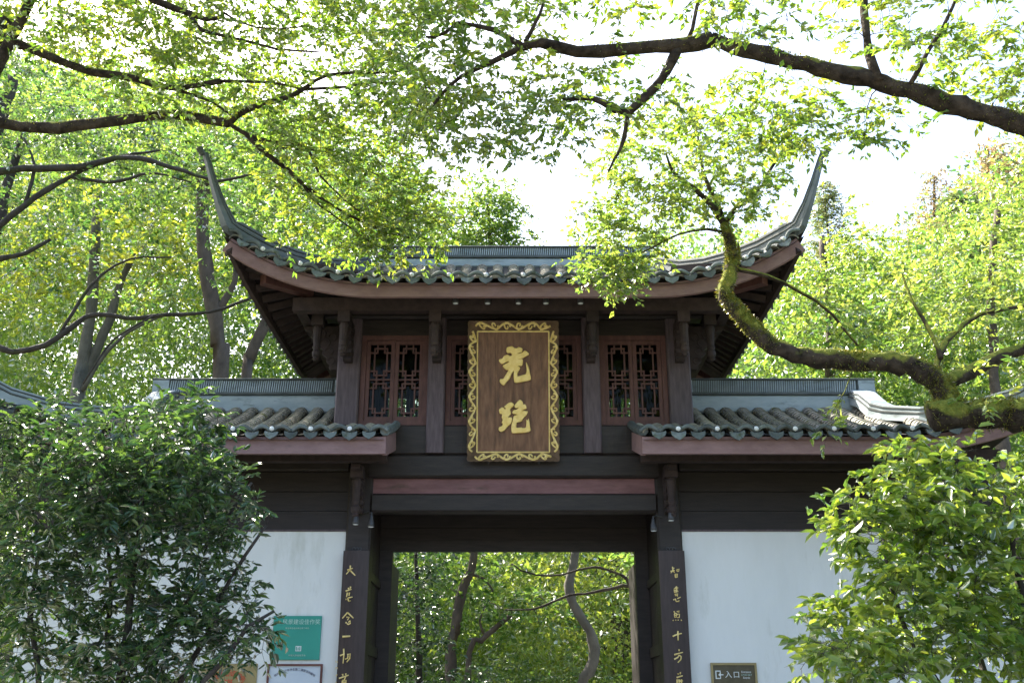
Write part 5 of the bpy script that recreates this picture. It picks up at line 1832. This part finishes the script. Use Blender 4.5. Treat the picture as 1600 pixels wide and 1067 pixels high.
back_tree('rust_tree', 'rust tinged feathery treetop standing clear against the sky', [(1464, 560), (1463, 440), (1462, 340), (1462, 275)], 28.0, 0.24, 0.05,
          [ell(1462, 285, 28, .5, .5, .7, .3), ell(1464, 320, 28, 1.0, 1.0, .8, .6), ell(1466, 360, 28, 1.6, 1.5, 1.0), ell(1468, 400, 28, 2.2, 2.0, 1.0)], 150, 34, leaf='leaf_conifer', tone=(0.6, 0.25), L=0.2, W=0.06, spread=0.4)
back_tree('rust_tree', 'wide rust tinged treetop half hidden by the bright tree at the picture edge', [(1548, 560), (1547, 420), (1546, 300), (1546, 235)], 25.0, 0.26, 0.05,
          [ell(1546, 245, 25, .7, .7, .8, .4), ell(1550, 285, 25, 1.4, 1.2, .9, .7), ell(1548, 330, 25, 2.0, 1.8, 1.1), ell(1600, 260, 25, 1.2, 1.1, 1.2, .7)], 170, 34, leaf='leaf_conifer', tone=(0.7, 0.25), L=0.2, W=0.06, spread=0.4)
conifer('conifer', 'small hazy conifer beside the horn of the roof', 1287, 285, 520, 34.0, 3.6, 200, (0.15, 0.15))
conifer('conifer', 'dark green broad conifer between the rust tinged ones and the roof', 1500, 300, 560, 20.0, 3.0, 240, (0.05, 0.12))

# --- bushes before the white walls
def rosette_bush(T, pts, nleaf, L, W, tone, spread, clump=0.2, maxlen=1.4):
    T.grow(pts, nleaf, spread, L, W, tone, flat=0.8, maxlen=maxlen, twig=0.010, up=0.75, tilt=0.45, clump=clump, minr=0.003, per=6, lift=0.25, tipb=0.6)


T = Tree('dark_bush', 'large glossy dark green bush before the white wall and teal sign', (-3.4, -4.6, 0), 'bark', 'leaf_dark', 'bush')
stem = [[(-3.5, -4.6, -0.1), (-3.45, -4.6, 0.9), (-3.4, -4.6, 1.9), (-3.5, -4.5, 3.0), (-3.4, -4.4, 3.9)], [(-3.45, -4.6, 0.6), (-3.0, -4.5, 1.6), (-2.6, -4.5, 2.6), (-2.3, -4.5, 3.2)],
        [(-3.5, -4.6, 0.7), (-4.0, -4.7, 1.5), (-4.3, -4.6, 2.4), (-4.5, -4.4, 3.3)], [(-3.45, -4.6, 0.5), (-3.1, -4.8, 1.3), (-2.5, -4.9, 2.0), (-2.1, -4.8, 2.4)], [(-3.5, -4.5, 0.8), (-3.7, -4.2, 1.8), (-3.9, -4.0, 3.0), (-3.9, -3.8, 3.9)],
        [(-3.42, -4.6, 0.7), (-3.2, -4.3, 2.0), (-2.9, -4.1, 3.0), (-2.6, -4.0, 3.7)]]
for i, st in enumerate(stem):
    T.limb(st, 0.06 if i == 0 else 0.038, 0.012, 8, 0.05, 0.35)
cl = pcloud([(-40, 330, 640, 830, -5.4, -3.6, 340), (100, 380, 690, 850, -5.2, -3.6, 215), (250, 400, 740, 850, -5.0, -3.8, 75), (-60, 220, 780, 960, -5.2, -3.8, 170), (180, 390, 830, 980, -5.0, -4.0, 110),
             (290, 420, 930, 1030, -5.0, -4.4, 50), (120, 320, 960, 1090, -5.0, -4.2, 75), (-60, 80, 900, 1090, -5.0, -4.0, 45), (20, 320, 1000, 1120, -5.2, -4.2, 90), (-60, 160, 850, 1020, -5.0, -4.0, 70), (220, 345, 618, 700, -4.6, -3.6, 60), (-80, 120, 645, 720, -4.8, -3.6, 110)])
rosette_bush(T, cl[::3] + cl[1::3], 22, 0.10, 0.037, (0.5, 0.3), 0.17)
T.done(6, 0.22, 0.22)

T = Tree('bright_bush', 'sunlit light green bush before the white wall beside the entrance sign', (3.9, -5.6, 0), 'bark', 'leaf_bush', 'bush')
stem = [[(4.0, -5.6, -0.1), (4.0, -5.6, 1.0), (4.05, -5.6, 2.2), (4.1, -5.5, 3.3)], [(4.0, -5.6, 0.6), (3.5, -5.6, 1.4), (3.1, -5.6, 2.2), (3.0, -5.6, 2.9)], [(4.0, -5.6, 0.7), (4.6, -5.6, 1.8), (4.9, -5.5, 2.8)],
        [(4.0, -5.6, 0.5), (3.3, -5.7, 1.2), (2.8, -5.8, 1.7), (2.6, -5.8, 1.9)], [(4.0, -5.5, 0.8), (3.9, -5.0, 2.0), (3.8, -4.8, 3.2)]]
for i, st in enumerate(stem):
    T.limb(st, 0.065 if i == 0 else 0.04, 0.012, 8, 0.02, 0.25)
cl = pcloud([(1420, 1700, 725, 860, -6.2, -4.8, 170), (1290, 1480, 760, 880, -6.0, -5.0, 120), (1370, 1560, 690, 790, -5.8, -4.8, 75), (1370, 1660, 850, 1000, -6.2, -5.0, 180), (1265, 1460, 960, 1090, -6.2, -5.2, 105),
             (1400, 1700, 970, 1100, -6.2, -5.0, 120), (1270, 1370, 925, 990, -5.8, -5.2, 22), (1245, 1300, 995, 1080, -5.9, -5.4, 12)], 0.04)
rosette_bush(T, cl[::2], 22, 0.112, 0.050, (0.62, 0.28), 0.18)
T.done(6, 0.24, 0.3)

# --- the wood beyond: a mass of foliage on the rising ground
def canopy_slope(u):
    """how high the wood's top stands, as rise over distance, round the horizon behind the gate"""
    xs = [-0.75, -0.52, -0.30, -0.14, -0.06, -0.02, 0.05, 0.07, 0.26, 0.31, 0.38, 0.43, 0.55, 0.75]
    zs = [0.74, 0.72, 0.68, 0.62, 0.49, 0.44, 0.44, 0.50, 0.50, 0.47, 0.48, 0.50, 0.60, 0.64]
    return np.interp(u, xs, zs)


def woodland(name, label, nclump, nleaf, Y0, Y1, size, fat=1.0, ulim=0.72, low=None, leaf='leaf_wood'):
    Y = rng.uniform(Y0, Y1, nclump)
    Dd = Y + CAM_D
    u = rng.uniform(-ulim, ulim, nclump)
    X = u * Dd
    zt = CAM_H + Dd * (canopy_slope(u) if low is None else low) - 0.8 + 1.0 * np.sin(X * 0.9 + Y) + 0.8 * np.sin(X * 2.3) - 1.0
    z0 = np.array([terrain_z(x, y) for x, y in zip(X, Y)]) + 0.3
    Z = z0 + (zt - z0) * rng.uniform(0, 1, nclump) ** 0.85
    keep = ~((X > -12) & (X < 7) & (Y < 20) & (Z > 6)) & ~((np.abs(u) < 0.2) & (Y < 23) & (Z > 8))
    C, A, Nn, T_ = [], [], [], []
    for x, y, z in zip(X[keep], Y[keep], Z[keep]):
        k = nleaf
        r = rng.normal(0, 1, (k, 3))
        r /= np.linalg.norm(r, axis=1, keepdims=True)
        rad = rng.uniform(0.5, 1.1) * fat
        r2 = r * rad * rng.uniform(0.3, 1, (k, 1)) ** 0.5
        r2[:, 2] *= 0.6
        C.append(np.array([x, y, z]) + r2)
        ax = r + rng.normal(0, 0.5, (k, 3))
        ax[:, 2] -= 0.3
        A.append(ax)
        n = rng.normal(0, 0.6, (k, 3))
        n[:, 2] += 0.6
        Nn.append(n)
        tn = 0.46 + 0.2 * math.sin(x * 0.35 + 1.0) + (0.10 if x > 0.2 else -0.02) + rng.normal(0, 0.16)
        T_.append(rng.normal(tn, 0.16, k))
    C, A, Nn, T_ = map(np.concatenate, (C, A, Nn, T_))
    n = len(C)
    z = rng.uniform(0.7, 1.3, n)
    me = leaf_mesh(name, C, A, Nn, size * z, size * 0.55 * z, T_, 4)
    return tag(link(name, me, M[leaf]), label, 'wood', kind='stuff')


woodland('woodland', 'green wood filling the slope close behind the gatehouse', 8000, 60, 11, 34, 0.19)
woodland('far_woodland', 'farther darker wood on the hillside seen through gaps in the nearer leaves', 4200, 60, 34, 52, 0.36, 1.7)
woodland('doorway_thicket', 'leafy thicket on the rising ground seen through the doorway', 900, 60, 9, 24, 0.13, 0.8, 0.2, 0.26, 'leaf_fresh')
